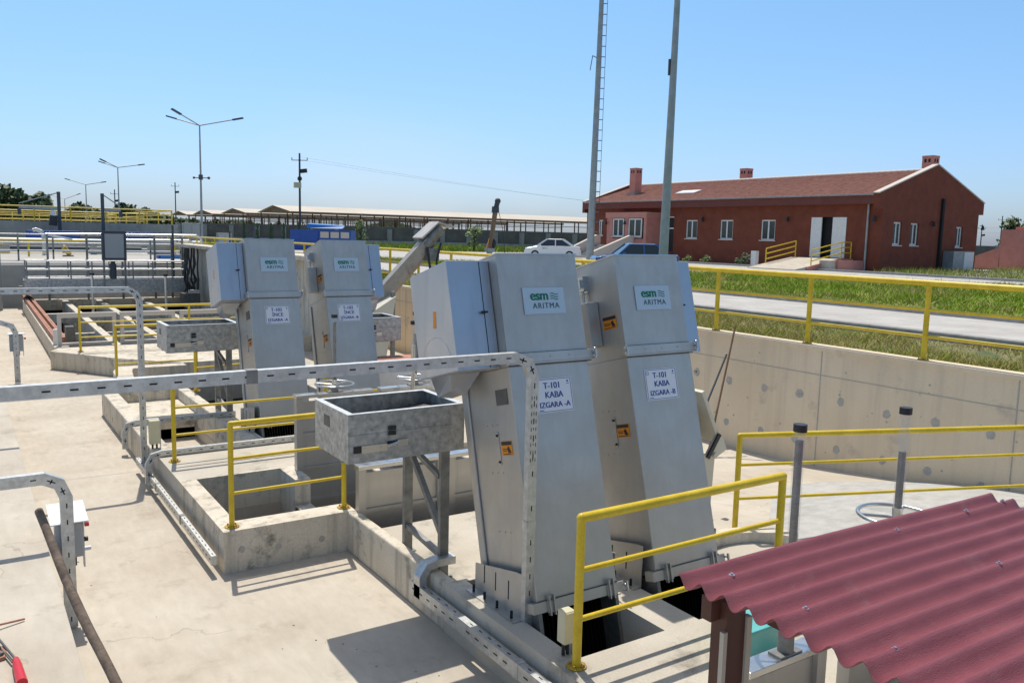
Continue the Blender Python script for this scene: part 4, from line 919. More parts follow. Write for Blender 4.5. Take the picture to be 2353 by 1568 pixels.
b = B(); b.prism([(.02, 5.92), (.13, 5.95), (.145, 6.1), (.05, 6.14), (-.02, 6.0)], .801, .825); b.m(1).cyl((.11, 5.98, .825), (.11, 5.98, .845), .016, n=8); b.cyl((.10, 6.07, .825), (.10, 6.07, .845), .014, n=8); b.build('jaw_plate', [RUST, DGREY], t)
b = B(); b.pipe([(-.02, 6.35, .86), (.13, 6.45, .83), (.27, 6.50, .815)], .008, 6); b.build('steel_rod', RUST, label='thin rusty rod lying on the platform above the red tool', category='rod')
random.seed(9)
b = B()
for i in range(34):
    x = random.uniform(.7, 3.2); y = random.uniform(5.2, 18) if x < 2 else random.uniform(5.5, 8.2); r_ = random.uniform(.003, .011)
    b.ball((x, y, r_*.4), r_, 6, 4, (1, 1.3, .6))
b.build('grit', PATCH, kind='stuff')

# ================================================================ BRICK RED BUILDING
t = thing('red_building', 'long single storey dark red building with a tiled gable roof and white framed windows', 'building', (46, 30, GZ))
XF, YG, YE = 45.95, 30.05, 57.9; XB = 56.55
def wallx(b, x, y0, y1, z0, z1, ops, dpt=.22):
    ys = sorted({y0, y1, *[o[i] for o in ops for i in (0, 1)]}); zs = sorted({z0, z1, *[o[i] for o in ops for i in (2, 3)]})
    for i in range(len(ys)-1):
        for j in range(len(zs)-1):
            cy, cz = (ys[i]+ys[i+1])/2, (zs[j]+zs[j+1])/2
            if any(o[0] < cy < o[1] and o[2] < cz < o[3] for o in ops): continue
            b.add([(x, ys[i], zs[j]), (x, ys[i+1], zs[j]), (x, ys[i+1], zs[j+1]), (x, ys[i], zs[j+1])], [(0, 3, 2, 1)])
    for o in ops:
        a, c, e, g = o
        for P_, Q_ in (((a, e), (c, e)), ((c, e), (c, g)), ((c, g), (a, g)), ((a, g), (a, e))):
            b.add([(x, *P_), (x, *Q_), (x+dpt, *Q_), (x+dpt, *P_)], [(0, 1, 2, 3)])
def wally(b, y, x0, x1, z0, z1, ops, dpt=.22):
    bb = B(); wallx(bb, 0, x0, x1, z0, z1, ops, dpt)
    b.add([(p[1], y+p[0], p[2]) for p in bb.v], [f[::-1] for f in bb.f])
wins = [(45.05, 46.2, 3.62, 4.98), (41.6, 42.8, 3.62, 4.98), (37.9, 39.1, 3.62, 4.98), (56.0, 56.6, 3.7, 5.0)]
door = (32.45, 35.05, 2.6, 5.15); bd_ = (47.5, 48.2, 2.6, 5.25)
gw = [(47.1, 47.95, 3.5, 4.88), (48.9, 49.75, 3.5, 4.86), (54.0, 54.75, 3.45, 4.76)]
b = B(); wallx(b, XF, YG, YE, 1.7, 5.95, wins+[door, bd_])
wally(b, YG, XF, XB, 1.7, 5.6, gw)
b.prism([(45.4, 5.6), (57.1, 5.6), (57.1, 6.32), (51.3, 8.5), (45.4, 6.5)], YG-.0, YG+.3, 'y')
b.prism([(XF, 1.7), (XB, 1.7), (XB, 5.6), (57.1, 5.6), (57.1, 6.4), (51.3, 8.5), (45.4, 6.5), (45.4, 5.6), (XF, 5.6)], YE, YE+.3, 'y')
b.add([(XB, YG, 1.7), (XB, YE, 1.7), (XB, YE, 6), (XB, YG, 6)], [(0, 1, 2, 3)])
b.build('wall', BRICK, t)
b = B(); b.box(45.4, YG+.301, 5.9, XF-.001, YE-.001, 6.46); b.build('fascia', FASCIA, t)
b = B(); b.box(45.3, YG+.3, 6.40, 45.399, YE, 6.50); b.build('gutter', KERB, t)
b = B()
for sgn, xe, ze in ((1, 45.35, 6.47), (-1, 57.15, 6.40)):
    n_ = 26
    for i in range(n_):
        u0, u1 = i/n_, (i+1)/n_; xa, xb_ = xe+(51.3-xe)*u0, xe+(51.3-xe)*u1; za, zb_ = ze+(8.22-ze)*u0, ze+(8.22-ze)*u1
        v = [(xa, YG+.301, za+.035), (xa, YE, za+.035), (xb_, YE, zb_), (xb_, YG+.301, zb_), (xa, YG+.301, za-.03), (xa, YE, za-.03)]
        b.add(v, [(0, 1, 2, 3), (0, 4, 5, 1)] if sgn < 0 else [(3, 2, 1, 0), (1, 5, 4, 0)])
rf = b.build('roof', TILE, t)
b = B()
for i in range(68):
    y = YG+.35+i*.405; b.cyl((51.3, y, 8.2), (51.3, y+.40, 8.23), .13, .11, 8)
b.build('ridge_tiles', COPING, rf)
for yy in (YG-.02, YE-.05):
    b = B()
    for xe, ze in ((45.38, 6.51), (57.12, 6.34)): b.beam((xe, yy+.18, ze+.03), (51.3, yy+.18, 8.53), .42, .07, (0, 0, 1))
    b.build('coping', COPING, t)
for (cx, cy, w, zb_, zt_, lab) in ((48, 54.4, .72, 7.0, 9.35, 'left'), (52.1, 46.1, .7, 7.6, 9.15, 'm'), (51.95, 30.95, .72, 7.6, 9.15, 'r')):
    b = B(); b.box(cx-w/2, cy-w/2, zb_, cx+w/2, cy+w/2, zt_-.12); b.box(cx-w/2-.012, cy-w/2-.012, zt_-.12, cx+w/2+.012, cy+w/2+.012, zt_)
    b.m(1)
    for q in (-.2, .06): b.box(cx-w/2-.003, cy+q, zt_-.42, cx-w/2, cy+q+.15, zt_-.2); b.box(cx+q, cy-w/2-.003, zt_-.42, cx+q+.15, cy-w/2, zt_-.2)
    b.m(2); b.box(cx-w/2-.15, cy-w/2-.15, zb_, cx+w/2+.15, cy+w/2+.15, zb_+.3)
    b.build('chimney', [PINK, HOLE, KERB], rf)
b = B(); b.hexa([(47.1, 46.7, 7.02), (47.9, 46.7, 7.26), (47.9, 48.7, 7.26), (47.1, 48.7, 7.02)], [(47.1, 46.7, 7.1), (47.9, 46.7, 7.34), (47.9, 48.7, 7.34), (47.1, 48.7, 7.1)]); b.build('skylight', WHITE, rf)
def window_x(y0, y1, z0, z1, x=XF, par=None, wm=WHITE):
    b = B(); X0 = x+.07; f = .085
    b.box(X0, y0, z0, X0+.08, y0+f, z1); b.box(X0, y1-f, z0, X0+.08, y1, z1); b.box(X0, y0+f, z0, X0+.08, y1-f, z0+f); b.box(X0, y0+f, z1-f, X0+.08, y1-f, z1); m_ = (y0+y1)/2; b.box(X0-.01, m_-.05, z0+f, X0+.07, m_+.05, z1-f)
    w = b.build('window', wm, par or t); b = B(); b.box(X0+.04, y0+f, z0+f, X0+.05, y1-f, z1-f); b.build('pane', GLASS, w)
    b = B(); b.box(x-.06, y0-.08, z0-.07, x+.07, y1+.08, z0-.002); b.build('sill', COPING, w)
def window_y(x0, x1, z0, z1, y=YG, single=True):
    b = B(); Y0 = y+.1; f = .1
    b.box(x0, Y0, z0, x0+f, Y0+.08, z1); b.box(x1-f, Y0, z0, x1, Y0+.08, z1); b.box(x0+f, Y0, z0, x1-f, Y0+.08, z0+f); b.box(x0+f, Y0, z1-f, x1-f, Y0+.08, z1); b.box(x0+.35, Y0-.01, z0+f, x0+.43, Y0+.07, z1-f)
    w = b.build('window', WHITE, t); b = B(); b.box(x0+f, Y0+.04, z0+f, x1-f, Y0+.05, z1-f); b.build('pane', GLASS, w)
    b = B(); b.box(x0-.08, y-.06, z0-.07, x1+.08, y+.1, z0-.002); b.build('sill', COPING, w)
for w in wins: window_x(*w)
for w in gw: window_y(*w)
# doors
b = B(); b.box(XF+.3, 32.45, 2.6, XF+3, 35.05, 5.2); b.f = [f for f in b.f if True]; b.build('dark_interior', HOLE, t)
b = B(); b.box(XF-.02, 34.25, 2.62, XF+.05, 35.03, 5.13); b.build('door_leaf', WHITE, t); b = B(); b.box(XF-.02, 32.47, 2.62, XF+.05, 33.45, 5.13); b.build('door_leaf', WHITE, t)
b = B(); b.box(XF+.1, 47.52, 2.6, XF+.14, 48.18, 5.2); b.build('glass_door', GLASS, t); b = B(); b.box(XF+.04, 47.5, 4.3, XF+.1, 48.2, 4.4); b.box(XF+.04, 47.5, 5.17, XF+.1, 48.2, 5.25); b.build('door_frame', WHITE, t)
b = B(); b.cyl((XF-.12, 30.95, 1.9), (XF-.12, 30.95, 5.9), .065, n=10); b.build('downpipe', POLE, t)
b = B(); b.box(52.0, YG-.16, 1.9, 52.2, YG-.01, 6.45); b.build('downpipe', HOLE, t)
for yy in (44.4, 36.8, 30.5):
    b = B(); b.box(XF-.2, yy-.02, 5.12, XF-.001, yy+.02, 5.16); b.cyl((XF-.2, yy, 4.86), (XF-.2, yy, 5.14), .12, .07, 8); b.build('wall_lamp', BLACK, t)
for xx, z_ in ((51.1, 4.85), (56.8, 4.75)):
    b = B(); b.box(xx-.02, YG-.2, z_+.12, xx+.02, YG-.001, z_+.16); b.cyl((xx, YG-.2, z_-.14), (xx, YG-.2, z_+.14), .12, .07, 8); b.build('wall_lamp', BLACK, t)
# porch bay
b = B(); b.box(44.4, 48.9, 1.8, XF-.001, 53.6, 3.5); b.box(44.4, 48.9, 3.5, XF-.001, 49.2, 5.3); b.box(44.3, 48.8, 5.1, XF-.001, 53.7, 5.55); b.box(44.4, 52.9, 3.5, XF-.001, 53.6, 5.1); b.box(44.4, 51.0, 3.5, XF-.001, 51.4, 5.1); pr_ = b.build('porch', PINK, t)
window_x(49.4, 50.9, 3.65, 5.05, 44.3); window_x(51.5, 52.8, 3.65, 5.05, 44.3)
b = B(); b.box(44.55, 49.2, 3.5, 44.6, 52.9, 5.1); b.build('porch_glazing', GLASS, t)
for yy in (51.2, 53.5): b = B(); b.cyl((44.2, yy, 4.6), (44.2, yy, 4.85), .12, .07, 8); b.build('wall_lamp', BLACK, t)
# porch stair walls
for pl, ya in (([(41.2, 1.8), (44.35, 1.8), (44.35, 3.75), (44.0, 3.75), (41.2, 2.6)], 54.3), ([(40.2, 1.8), (44.35, 1.8), (44.35, 3.75), (44.0, 3.75), (40.2, 2.4)], 50.2)): b = B(); b.prism(pl, ya, ya+.3, 'y'); b.build('stair_wall', COPING, t)
for k_ in range(6): b = B(); b.box(41.5+k_*.45, 50.55, 1.8, 44.35, 54.25, 2.05+k_*.18+.0); b.build('step', CONC_GREY, t)
# ramp
b = B(); b.prism([(40.6, 1.86), (XF-.01, 1.86), (XF-.01, 2.58), (44.6, 2.58), (40.6, 1.95)], 31.9, 35.4, 'y'); b.box(42.8, 31.2, 1.86, XF-.01, 31.895, 2.5); rp = b.build('ramp', [CONC_SLAB], t)
b = B(); b.prism([(41.6, 1.87), (XF-.02, 1.87), (XF-.02, 2.60), (44.6, 2.60), (41.6, 2.1)], 31.8, 31.898, 'y'); b.box(43.4, 31.0, 1.87, XF-.02, 31.19, 2.52); b.build('ramp_side', PINK, rp)
def ramp_rail(y):
    b = B(); P = [(42.1, 2.1), (44.9, 2.6)]+([(45.85, 2.6)] if y < 33 else [])
    for x, z in P: b.cyl((x, y, z), (x, y, z+1.0), .035, n=8)
    for h_ in (.35, .68, 1.0): b.pipe([(x, y, z+h_) for x, z in P], .035, 8)
    b.build('ramp_railing', YEL, rp)
ramp_rail(31.95); ramp_rail(35.3)
b = B(); b.box(52.6, 29.3, 1.9, 55.0, 30.0, 3.2); b.m(1); b.box(53.8, 29.25, 2.0, 54.9, 29.299, 3.15)
for z in (2.2, 2.5, 2.8): b.box(53.9, 29.24, z, 54.8, 29.249, z+.1)
b.build('ventilation_unit', [POLE, WHITE], label='grey and white ventilation cabinet against the gable wall of the red building', category='cabinet')
b = B(); b.box(43.6, 37.4, 1.9, 43.9, 37.8, 2.9); b.build('meter_box', WHITE, label='small white box standing at the red building facade beside a round bush', category='box')
# far right pink house
t = thing('pink_house', 'pink rendered house with a sloping garden wall at the far right edge', 'house', (62, 28, GZ))
b = B(); b.box(61.5, 24, 1.7, 72, 31.0, 4.75); b.box(62.2, 24, 4.75, 72, 30.4, 4.95); b.build('wall', PINK, t)
b = B(); b.prism([(30.95, 1.7), (34.6, 1.7), (33.4, 2.6), (31.0, 3.5)], 61.5, 61.8, 'x'); b.build('garden_wall', PINK, t)
b = B(); b.box(61.45, 28.5, 3.0, 61.499, 29.3, 3.5); b.build('sign_board', BLUEC, t)
b = B(); b.box(61.44, 27.2, 2.6, 61.499, 28.2, 3.6); b.build('window', GLASS, t)

# ================================================================ CARS
def car(name, label, paint, loc, rot, prof, W_=1.7, green=None, wheels=(.75, 3.25), wr=.3, stretch=1., writing=False, glassp=None):
    """prof: lower body outline (x,z) along the length; green: greenhouse outline"""
    t = thing(name, label, 'car', (0, 0, 0)); hw = W_/2
    def loft(outline, hws):
        b = B(); n_ = len(outline)
        secs = hws; v = []
        for y, ins in secs:
            cx = sum(p[0] for p in outline)/n_; cz = sum(p[1] for p in outline)/n_
            for (x, z) in outline: v.append((cx+(x-cx)*(1-ins), y, cz+(z-cz)*(1-ins*.35)))
        k_ = len(secs); f = [tuple(range(n_)), tuple(range((k_-1)*n_+n_-1, (k_-1)*n_-1, -1))]
        for s_ in range(k_-1):
            for i in range(n_): f.append((s_*n_+i, (s_+1)*n_+i, (s_+1)*n_+(i+1) % n_, s_*n_+(i+1) % n_))
        b.add(v, f); return b
    body = loft(prof, [(-hw, .06), (-hw+.07, .012), (-hw+.2, 0), (hw-.2, 0), (hw-.07, .012), (hw, .06)])
    bo = body.build('body', paint, t, bevel=.07)
    gx = green; top = hw-.27; bot = hw-.06
    # greenhouse: tapered towards the roof
    b = B(); x0, x1, x2, x3, zb_, zt_ = gx
    b.hexa([(x0, -bot, zb_), (x3, -bot, zb_), (x3, bot, zb_), (x0, bot, zb_)], [(x1, -top, zt_-.03), (x2, -top, zt_-.03), (x2, top, zt_-.03), (x1, top, zt_-.03)])
    ro = b.build('glasshouse', CARGLASS, t)
    b = B(); b.hexa([(x1-.03, -top-.03, zt_-.04), (x2+.05, -top-.03, zt_-.04), (x2+.05, top+.03, zt_-.04), (x1-.03, top+.03, zt_-.04)], [(x1+.12, -top+.08, zt_+.02), (x2-.12, -top+.08, zt_+.02), (x2-.12, top-.08, zt_+.02), (x1+.12, top-.08, zt_+.02)])
    b.build('roof', paint, t, bevel=.05)
    for s_ in (-1, 1):
        b = B()
        def pil(xa, xb_, w):
            b.beam((xa, s_*(bot+.008), zb_), (xb_, s_*(top+.012), zt_-.02), .03, w, (1, 0, 0))
        pil(x0, x1, .07); pil(x3, x2, .16); m_ = (x1+x2)/2; pil(m_, m_, .08); b.box(x0-.05, s_*bot-.02, zb_-.05, x3+.05, s_*bot+.02, zb_+.02)
        b.build('pillars', paint, t)
        b = B(); b.box(x0+.18, s_*(bot+.02), zb_+.0, x0+.3, s_*(bot+.2), zb_+.13); b.build('mirror', paint, t)
        for wx in wheels:
            b = B(); b.cyl((wx, s_*(hw-.19), wr), (wx, s_*(hw+.005), wr), wr, n=24); wo = b.build('wheel', TYRE, t)
            b = B(); b.cyl((wx, s_*(hw+.006), wr), (wx, s_*(hw+.012), wr), wr*.62, n=16); b.build('rim', RIM, wo)
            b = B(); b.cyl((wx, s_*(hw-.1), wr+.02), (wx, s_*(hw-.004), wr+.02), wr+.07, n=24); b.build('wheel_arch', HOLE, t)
    fx = min(p[0] for p in prof)
    b = B()
    for s_ in (-1, 1): b.box(fx+.01, s_*(hw-.25)-.17, .58, fx+.12, s_*(hw-.25)+.17, .74)
    b.build('headlight', GLASS, t)
    b = B(); b.box(fx-.005, -.35, .45, fx+.05, .35, .62); b.build('grille', BLACK, t)
    bx = max(p[0] for p in prof)
    for s_ in (-1, 1): b = B(); b.box(bx-.12, s_*(hw-.18)-.12, .72, bx-.005, s_*(hw-.18)+.12, .86); b.build('tail_light', REDP, t)
    b = B()
    for dx in (1.95, 2.85): b.box(dx, -hw-.004, .82, dx+.14, -hw+.02, .85); b.box(dx, hw-.02, .82, dx+.14, hw+.004, .85)
    b.build('door_handle', paint, t)
    t.location = loc; t.rotation_euler = (0, 0, rot); return t
van = car('white_car', 'white saloon car parked by the long grey wall left of the tall masts', CARW, (36.3, 53.6, GZ), math.atan2(-2.25, 3.45),
  [(0, .32), (0, .66), (.12, .78), (.95, .93), (1.0, .95), (3.6, .97), (4.15, .95), (4.3, .85), (4.33, .35), (4.2, .22), (.1, .22)], 1.72, (.95, 1.75, 2.95, 3.75, .92, 1.48), (.82, 3.42), .31)
car('blue_car', 'old blue car with pale roof glare in front of the red building', CARB, (25.6, 31.9, GZ), math.atan2(-1.9, 3.7),
  [(0, .38), (0, .72), (.1, .80), (1.15, .92), (3.5, .95), (4.0, .93), (4.1, .85), (4.1, .38), (4.0, .25), (.1, .25)], 1.62, (1.1, 1.7, 3.0, 3.5, .9, 1.43), (.72, 3.2), .29)
b = B(); text(b, 'EBT 2', .15, 1.55, .72, -.865, bold=.003)
b.M = None
o = b.build('door_lettering', GREEN_P, None); o.parent = van

# ================================================================ MASTS AND LAMP POSTS
t = thing('ladder_mast', 'tall tapered grey mast with climbing rungs on its right side', 'mast', (38.35, 48.1, GZ))
b = B(); top = (38.6, 48.0, 26); b.cyl((38.35, 48.1, GZ), top, .27, .13, 16); b.build('pole', POLE, t)
sd3 = Vector((math.cos(yaw), -math.sin(yaw), 0))
for i in range(30):
    z = 3.9+i*.72; u = (z-GZ)/24; p = Vector((38.35+.25*u, 48.1-.1*u, z)); rd = .27-.14*u
    b = B(); b.cyl(p, p+sd3*(rd+.26), .03, n=6); b.cyl(p+sd3*(rd+.26), p+sd3*(rd+.26)+Vector((0, 0, .72)), .018, n=5); b.build('rung', DPOLE, t)
b = B(); b.cyl((38.35, 48.1, GZ), (38.35, 48.1, GZ+.03), .45, n=12); b.build('base_plate', DPOLE, t)
b = B(); u = .58; b.pipe([Vector((38.5, 48.04, 16.0)), Vector((38.5, 48.04, 16.2))-sd3*.45, Vector((38.5, 48.04, 15.2))-sd3*.6], .03, 6); b.build('cable_hook', DPOLE, t)
t = thing('floodlight_mast', 'thick tapered grey mast nearer the red building', 'mast', (23.2, 24.5, GZ))
b = B(); b.cyl((23.15, 24.45, GZ), (23.35, 24.45, 18), .19, .075, 18); b.build('pole', POLE, t)
b = B(); p = Vector((23.27, 24.45, 10.0)); b.beam(p-sd3*.17-Vector((0, 0, .25)), p-sd3*.17+Vector((0, 0, .35)), .07, .09, (1, 0, 0)); b.build('hatch', DPOLE, t)
b = B(); b.box(22.9, 24.2, GZ, 23.4, 24.7, GZ+.03); b.build('base_plate', DPOLE, t)
def lamp(loc, h, arm, label, arms, rb, cams=False):
    t = thing('street_lamp', label, 'street lamp', loc, 'three armed street lamps')
    L = Vector(loc); top = L+Vector((0, 0, h)); b = B(); b.cyl(L, top, rb, rb*.5, 10); b.build('pole', POLE, t)
    for d, r_, ln in arms:
        e = top+Vector((math.sin(d)*ln, math.cos(d)*ln, r_)); b = B(); b.cyl(top, e, rb*.4, n=6); ao = b.build('arm', POLE, t)
        dv = (e-top).normalized(); b = B(); b.beam(e-dv*.5, e+dv*.35, rb*2.2, rb*1.0); b.build('lamp_head', DPOLE, ao)
    if cams:
        z = L+Vector((0, 0, h*.58)); b = B(); b.cyl(z-sd3*.55, z+sd3*.6, .035, n=6); b.box(z.x-.14, z.y-.14, z.z-.15, z.x+.14, z.y+.14, z.z+.25); b.ball(z-sd3*.55, .1, 8, 6); b.ball(z+sd3*.65, .12, 8, 6); b.build('camera_bracket', DPOLE, t)
    return t
aR, aL = yaw+math.pi/2, yaw-math.pi/2
lamp((16.75, 71.5, GZ), 9.8, 0, 'nearest three armed street lamp with a camera bracket', [(aR, .6, 3.15), (aL, .6, 2.3), (aL-.95, .85, 2.1)], .11, True)
lamp((18.3, 123.1, GZ), 9.3, 0, 'second three armed street lamp, left of the nearest one', [(aR, .45, 3.2), (aL, .65, 2.15), (aL-.9, .8, 2.0)], .12)
lamp((19.8, 169.1, GZ), 8.8, 0, 'third street lamp, standing above the far trees', [(aR, .55, 3.3), (aL, .9, 3.3)], .13)
lamp((20.4, 210.8, GZ), 7.2, 0, 'faintest and farthest street lamp at the left', [(aR, 1.2, 3.2), (aL, .9, 3.2)], .12)
def upole(loc, h, label, big=True, sc=1.):
    t = thing('utility_pole', label, 'utility pole', loc, 'utility poles'); L = Vector(loc)
    b = B(); b.cyl(L, L+Vector((0, 0, h)), .17*sc, .12*sc, 8); b.build('pole', DPOLE, t)
    z = L+Vector((0, 0, h-.9)); b = B(); b.cyl(z-sd3*1.0*sc, z+sd3*1.0*sc, .05*sc, n=6)
    for q in (-1, 1): b.cyl(z+sd3*q*sc, z+sd3*q*sc+Vector((0, 0, .35)), .05*sc, n=6)
    b.ball(z, .17*sc, 8, 6); b.build('crossarm', DPOLE, t)
    z = L+Vector((0, 0, h-2.3)); b = B(); b.beam(z+sd3*.15, z+sd3*.95*sc+Vector((0, 0, .1)), .4*sc, .5*sc); b.build('floodlight', BLACK, t)
    if big:
        z = L+Vector((0, 0, h-4.0)); b = B(); b.box(z.x-.75, z.y-.2, z.z-.45, z.x+.15, z.y+.2, z.z+.25); b.build('transformer', CREAM, t); b = B(); b.ball(z+Vector((0, 0, .75)), .32, 10, 6); b.build('insulator', BLACK, t)
        b = B(); b.cyl(L+Vector((0, 0, 3.2)), L-sd3*1.2+Vector((0, 0, 0)), .07, n=5); b.cyl(L+Vector((0, 0, 3.2)), L+sd3*1.4+Vector((0, 0, 1.4)), .07, n=5); b.build('strut', RUSTBR, t)
    return t
upole((37.9, 108.6, GZ), 11.6, 'utility pole with crossarm and transformer box above the pale shed roofs')
upole((44.1, 213.5, GZ), 12.2, 'thin far utility pole left of the nearest street lamp', False, .9)
upole((182, 95.8, GZ), 6.3, 'left of two small utility poles right of the red building', False, .75)
upole((186, 93.8, GZ), 8.2, 'taller of two small utility poles right of the red building', False, .8)
upole((27.5, 190, GZ), 9.0, 'thin pole rising from the left far trees', False, .8)
t = thing('power_lines', 'two thin sagging power lines running right from the utility pole', 'wires', (38, 108.5, 12))
for zt_, off in ((13.0, 0), (12.5, 1.0)):
    a_ = Vector((37.9, 108.6, zt_))+sd3*off; e_ = Vector((160, 78, 6.0+off)); pts = []
    for i in range(25): u = i/24; p = a_.lerp(e_, u); pts.append(p-Vector((0, 0, 9*u*(1-u))))
    b = B()
    for i in range(24): b.cyl(pts[i], pts[i+1], .011, n=4)
    b.build('wire', POLE, t)
# jib hoist pipe
t = thing('gooseneck_post', 'leaning brown steel pipe with a hooded top and an orange strap, behind the largest screen', 'pipe post', (14.8, 23.9, GZ))
L = Vector((14.8, 23.9, 0)); 
b = B(); b.cyl(L+Vector((0, 0, GZ)), L+Vector((0, 0, 3.05)), .1, n=12); b.box(L.x-.13, L.y-.13, 3.0, L.x+.13, L.y+.13, 3.1); b.build('base', POLE, t)
q1 = L+sd3*.02+Vector((0, 0, 3.1)); q2 = L+sd3*.17+Vector((0, 0, 4.35)); q3 = q2+sd3*.07+Vector((0, 0, .3))
b = B(); b.cyl(q1, q2, .075, .085, 12); b.build('pipe', RUSTBR, t)
b = B(); b.cyl(q2-Vector((0, 0, .08)), q2+Vector((0, 0, .12)), .13, .12, 12); b.cyl(q2, q3, .085, n=12); b.ball(q3, .10, 12, 8); b.build('hood', DPOLE, t)
b = B(); b.hexa([q1+sd3*-.13, q1+sd3*.02, q1+sd3*.02+Vector((.02, .05, 0)), q1+sd3*-.13+Vector((.02, .05, 0))], [q1+sd3*-.04+Vector((0, 0, .32)), q1+sd3*.03+Vector((0, 0, .3)), q1+sd3*.03+Vector((.02, .05, .3)), q1+sd3*-.04+Vector((.02, .05, .32))]); b.build('strap', ORANGE, t)
b = B(); b.ball(q1+sd3*.12+Vector((0, 0, .15)), .08, 8, 6, (1, 1, 2)); b.pipe([q2+sd3*.1, q2+sd3*.25-Vector((0, 0, .6)), q2+sd3*.45-Vector((0, 0, 2.3))], .01, 5); b.build('cable', BLACK, t)

# ================================================================ FAR SHEDS, WALL, CONTAINERS
b = B(); b.hexa([(23.3, 111.5, 1.6), (43.1, 98.5, 1.6), (43.3, 98.8, 1.6), (23.5, 111.8, 1.6)], [(23.3, 111.5, 4.1), (43.1, 98.5, 4.25), (43.3, 98.8, 4.25), (23.5, 111.8, 4.1)])
b.hexa([(43.1, 98.5, 1.6), (120, 47.5, 1.6), (120.2, 47.8, 1.6), (43.3, 98.8, 1.6)], [(43.1, 98.5, 4.2), (120, 47.5, 3.5), (120.2, 47.8, 3.5), (43.3, 98.8, 4.2)])
dv = Vector((120-23.3, 47.5-111.5, 0)).normalized()
b.m(1)
for i in range(34):
    p = Vector((23.3, 111.5, 0))+dv*(3.3*i)
    if p.x < 43: p.y = 111.5-(p.x-23.3)*13/19.8
    b.box(p.x-.22, p.y-.28, 1.6, p.x+.22, p.y+.22, 4.0-.01*i)
b.m(2); b.hexa([(23.3, 111.2, 1.6), (120, 47.2, 1.6), (120, 47.5, 1.6), (23.3, 111.5, 1.6)], [(23.3, 111.2, 2.5), (120, 47.2, 2.35), (120, 47.5, 2.35), (23.3, 111.5, 2.5)])
BLOCKW = mat('block_wall', (.115, .11, .10), (.17, .165, .15), .95, scale=.9, fine=(2.2, .85, (1, 1, 3)))
b.build('long_wall', [BLOCKW, KERB, CONC_GREY], label='long dark grey block wall across the background under the pale shed roofs', category='wall')
def shed(loc, L, Wd, hz, hr, label, rows=2, npost=16):
    """ridge along the horizontal right direction, gable end facing left"""
    t = thing('open_shed', label, 'shed', loc, 'open sided sheds'); O = Vector(loc); dx = Vector((1, -.012, 0)); dyv = Vector((.012, 1, 0))
    def P(a, c, z): return O+dx*a+dyv*c+Vector((0, 0, z))
    b = B(); th = .15
    b.add([P(-.5, -.6, hz), P(L, -.6, hz), P(L, Wd/2, hr), P(-.5, Wd/2, hr), P(-.5, Wd+.6, hz), P(L, Wd+.6, hz)], [(0, 1, 2, 3), (3, 2, 5, 4)]); b.build('roof', SHEDROOF, t)
    b = B(); b.add([P(0, 0, hz), P(0, Wd/2, hr-.15), P(0, Wd, hz), P(0, Wd/2, hz)], [(0, 3, 1), (3, 2, 1)]); b.add([P(-.45, -.62, hz-.3), P(L, -.62, hz-.3), P(L, -.62, hz+.02), P(-.45, -.62, hz+.02)], [(0, 1, 2, 3)]); b.build('gable', RUSTBR, t)
    b = B()
    for i in range(npost):
        a = L*i/(npost-1)
        for c in (0, Wd): b.beam(P(a, c, 0), P(a, c, hz), .15, .15, (1, 0, 0))
    for z in (hz*.55, hz*.78): b.beam(P(0, 0, z), P(L, 0, z), .08, .10)
    b.build('frame', RUSTBR, t)
shed((38, 111.8, GZ), 130, 14.6, 4.15, 5.1, 'nearest long open shed with pale roof, running right behind the grey wall', npost=34)
shed((38, 132.6, GZ), 60, 14.6, 4.15, 4.95, 'second pale roofed shed showing its brown gable left of the utility pole', npost=20)
shed((38, 153, GZ), 60, 14.6, 4.15, 4.95, 'third pale roofed shed, farther left', npost=20)
shed((38, 172.5, GZ), 60, 14.6, 4.15, 4.95, 'leftmost pale roofed shed by the street lamp', npost=20)
for (p, L, lab, nw) in (((23.3, 69.2), 2.2, 'left dark blue container without windows', 0), ((25.25, 67.9), 2.6, 'blue cabin with pale windows beside the dark blue container', 3)):
    t = thing('blue_container', lab, 'container', (p[0], p[1], GZ)); dx = Vector((.832, -.555, 0)); dyv = Vector((.555, .832, 0)); O = Vector((*p, GZ))
    def P(a, c, z): return O+dx*a+dyv*c+Vector((0, 0, z))
    L *= 1.05
    b = B(); b.hexa([P(0, 0, 0), P(L, 0, 0), P(L, 2, 0), P(0, 2, 0)], [P(0, 0, 1.75), P(L, 0, 1.75), P(L, 2, 1.75), P(0, 2, 1.75)])
    for k_ in range(5): b.hexa([P(0, -.03, .3+k_*.3), P(L, -.03, .3+k_*.3), P(L, 0, .3+k_*.3), P(0, 0, .3+k_*.3)], [P(0, -.03, .36+k_*.3), P(L, -.03, .36+k_*.3), P(L, 0, .36+k_*.3), P(0, 0, .36+k_*.3)])
    b.build('body', BLUEC, t)
    for k_ in range(nw):
        b = B(); a = .18+k_*.85; b.hexa([P(a, -.05, 1.1), P(a+.7, -.05, 1.1), P(a+.7, -.031, 1.1), P(a, -.031, 1.1)], [P(a, -.05, 1.6), P(a+.7, -.05, 1.6), P(a+.7, -.031, 1.6), P(a, -.031, 1.6)]); b.build('window', BEIGESTRIP, t)
b = B(); O = Vector((25.9, 72.5, GZ))
b.hexa([O+Vector((0, 0, 1.9)), O+Vector((2.6, -1.7, 1.9)), O+Vector((3.4, -.2, 1.9)), O+Vector((.8, 1.5, 1.9))], [O+Vector((.1, .1, 2.25)), O+Vector((2.9, -1.6, 2.1)), O+Vector((3.4, -.2, 2.2)), O+Vector((.8, 1.4, 2.35))])
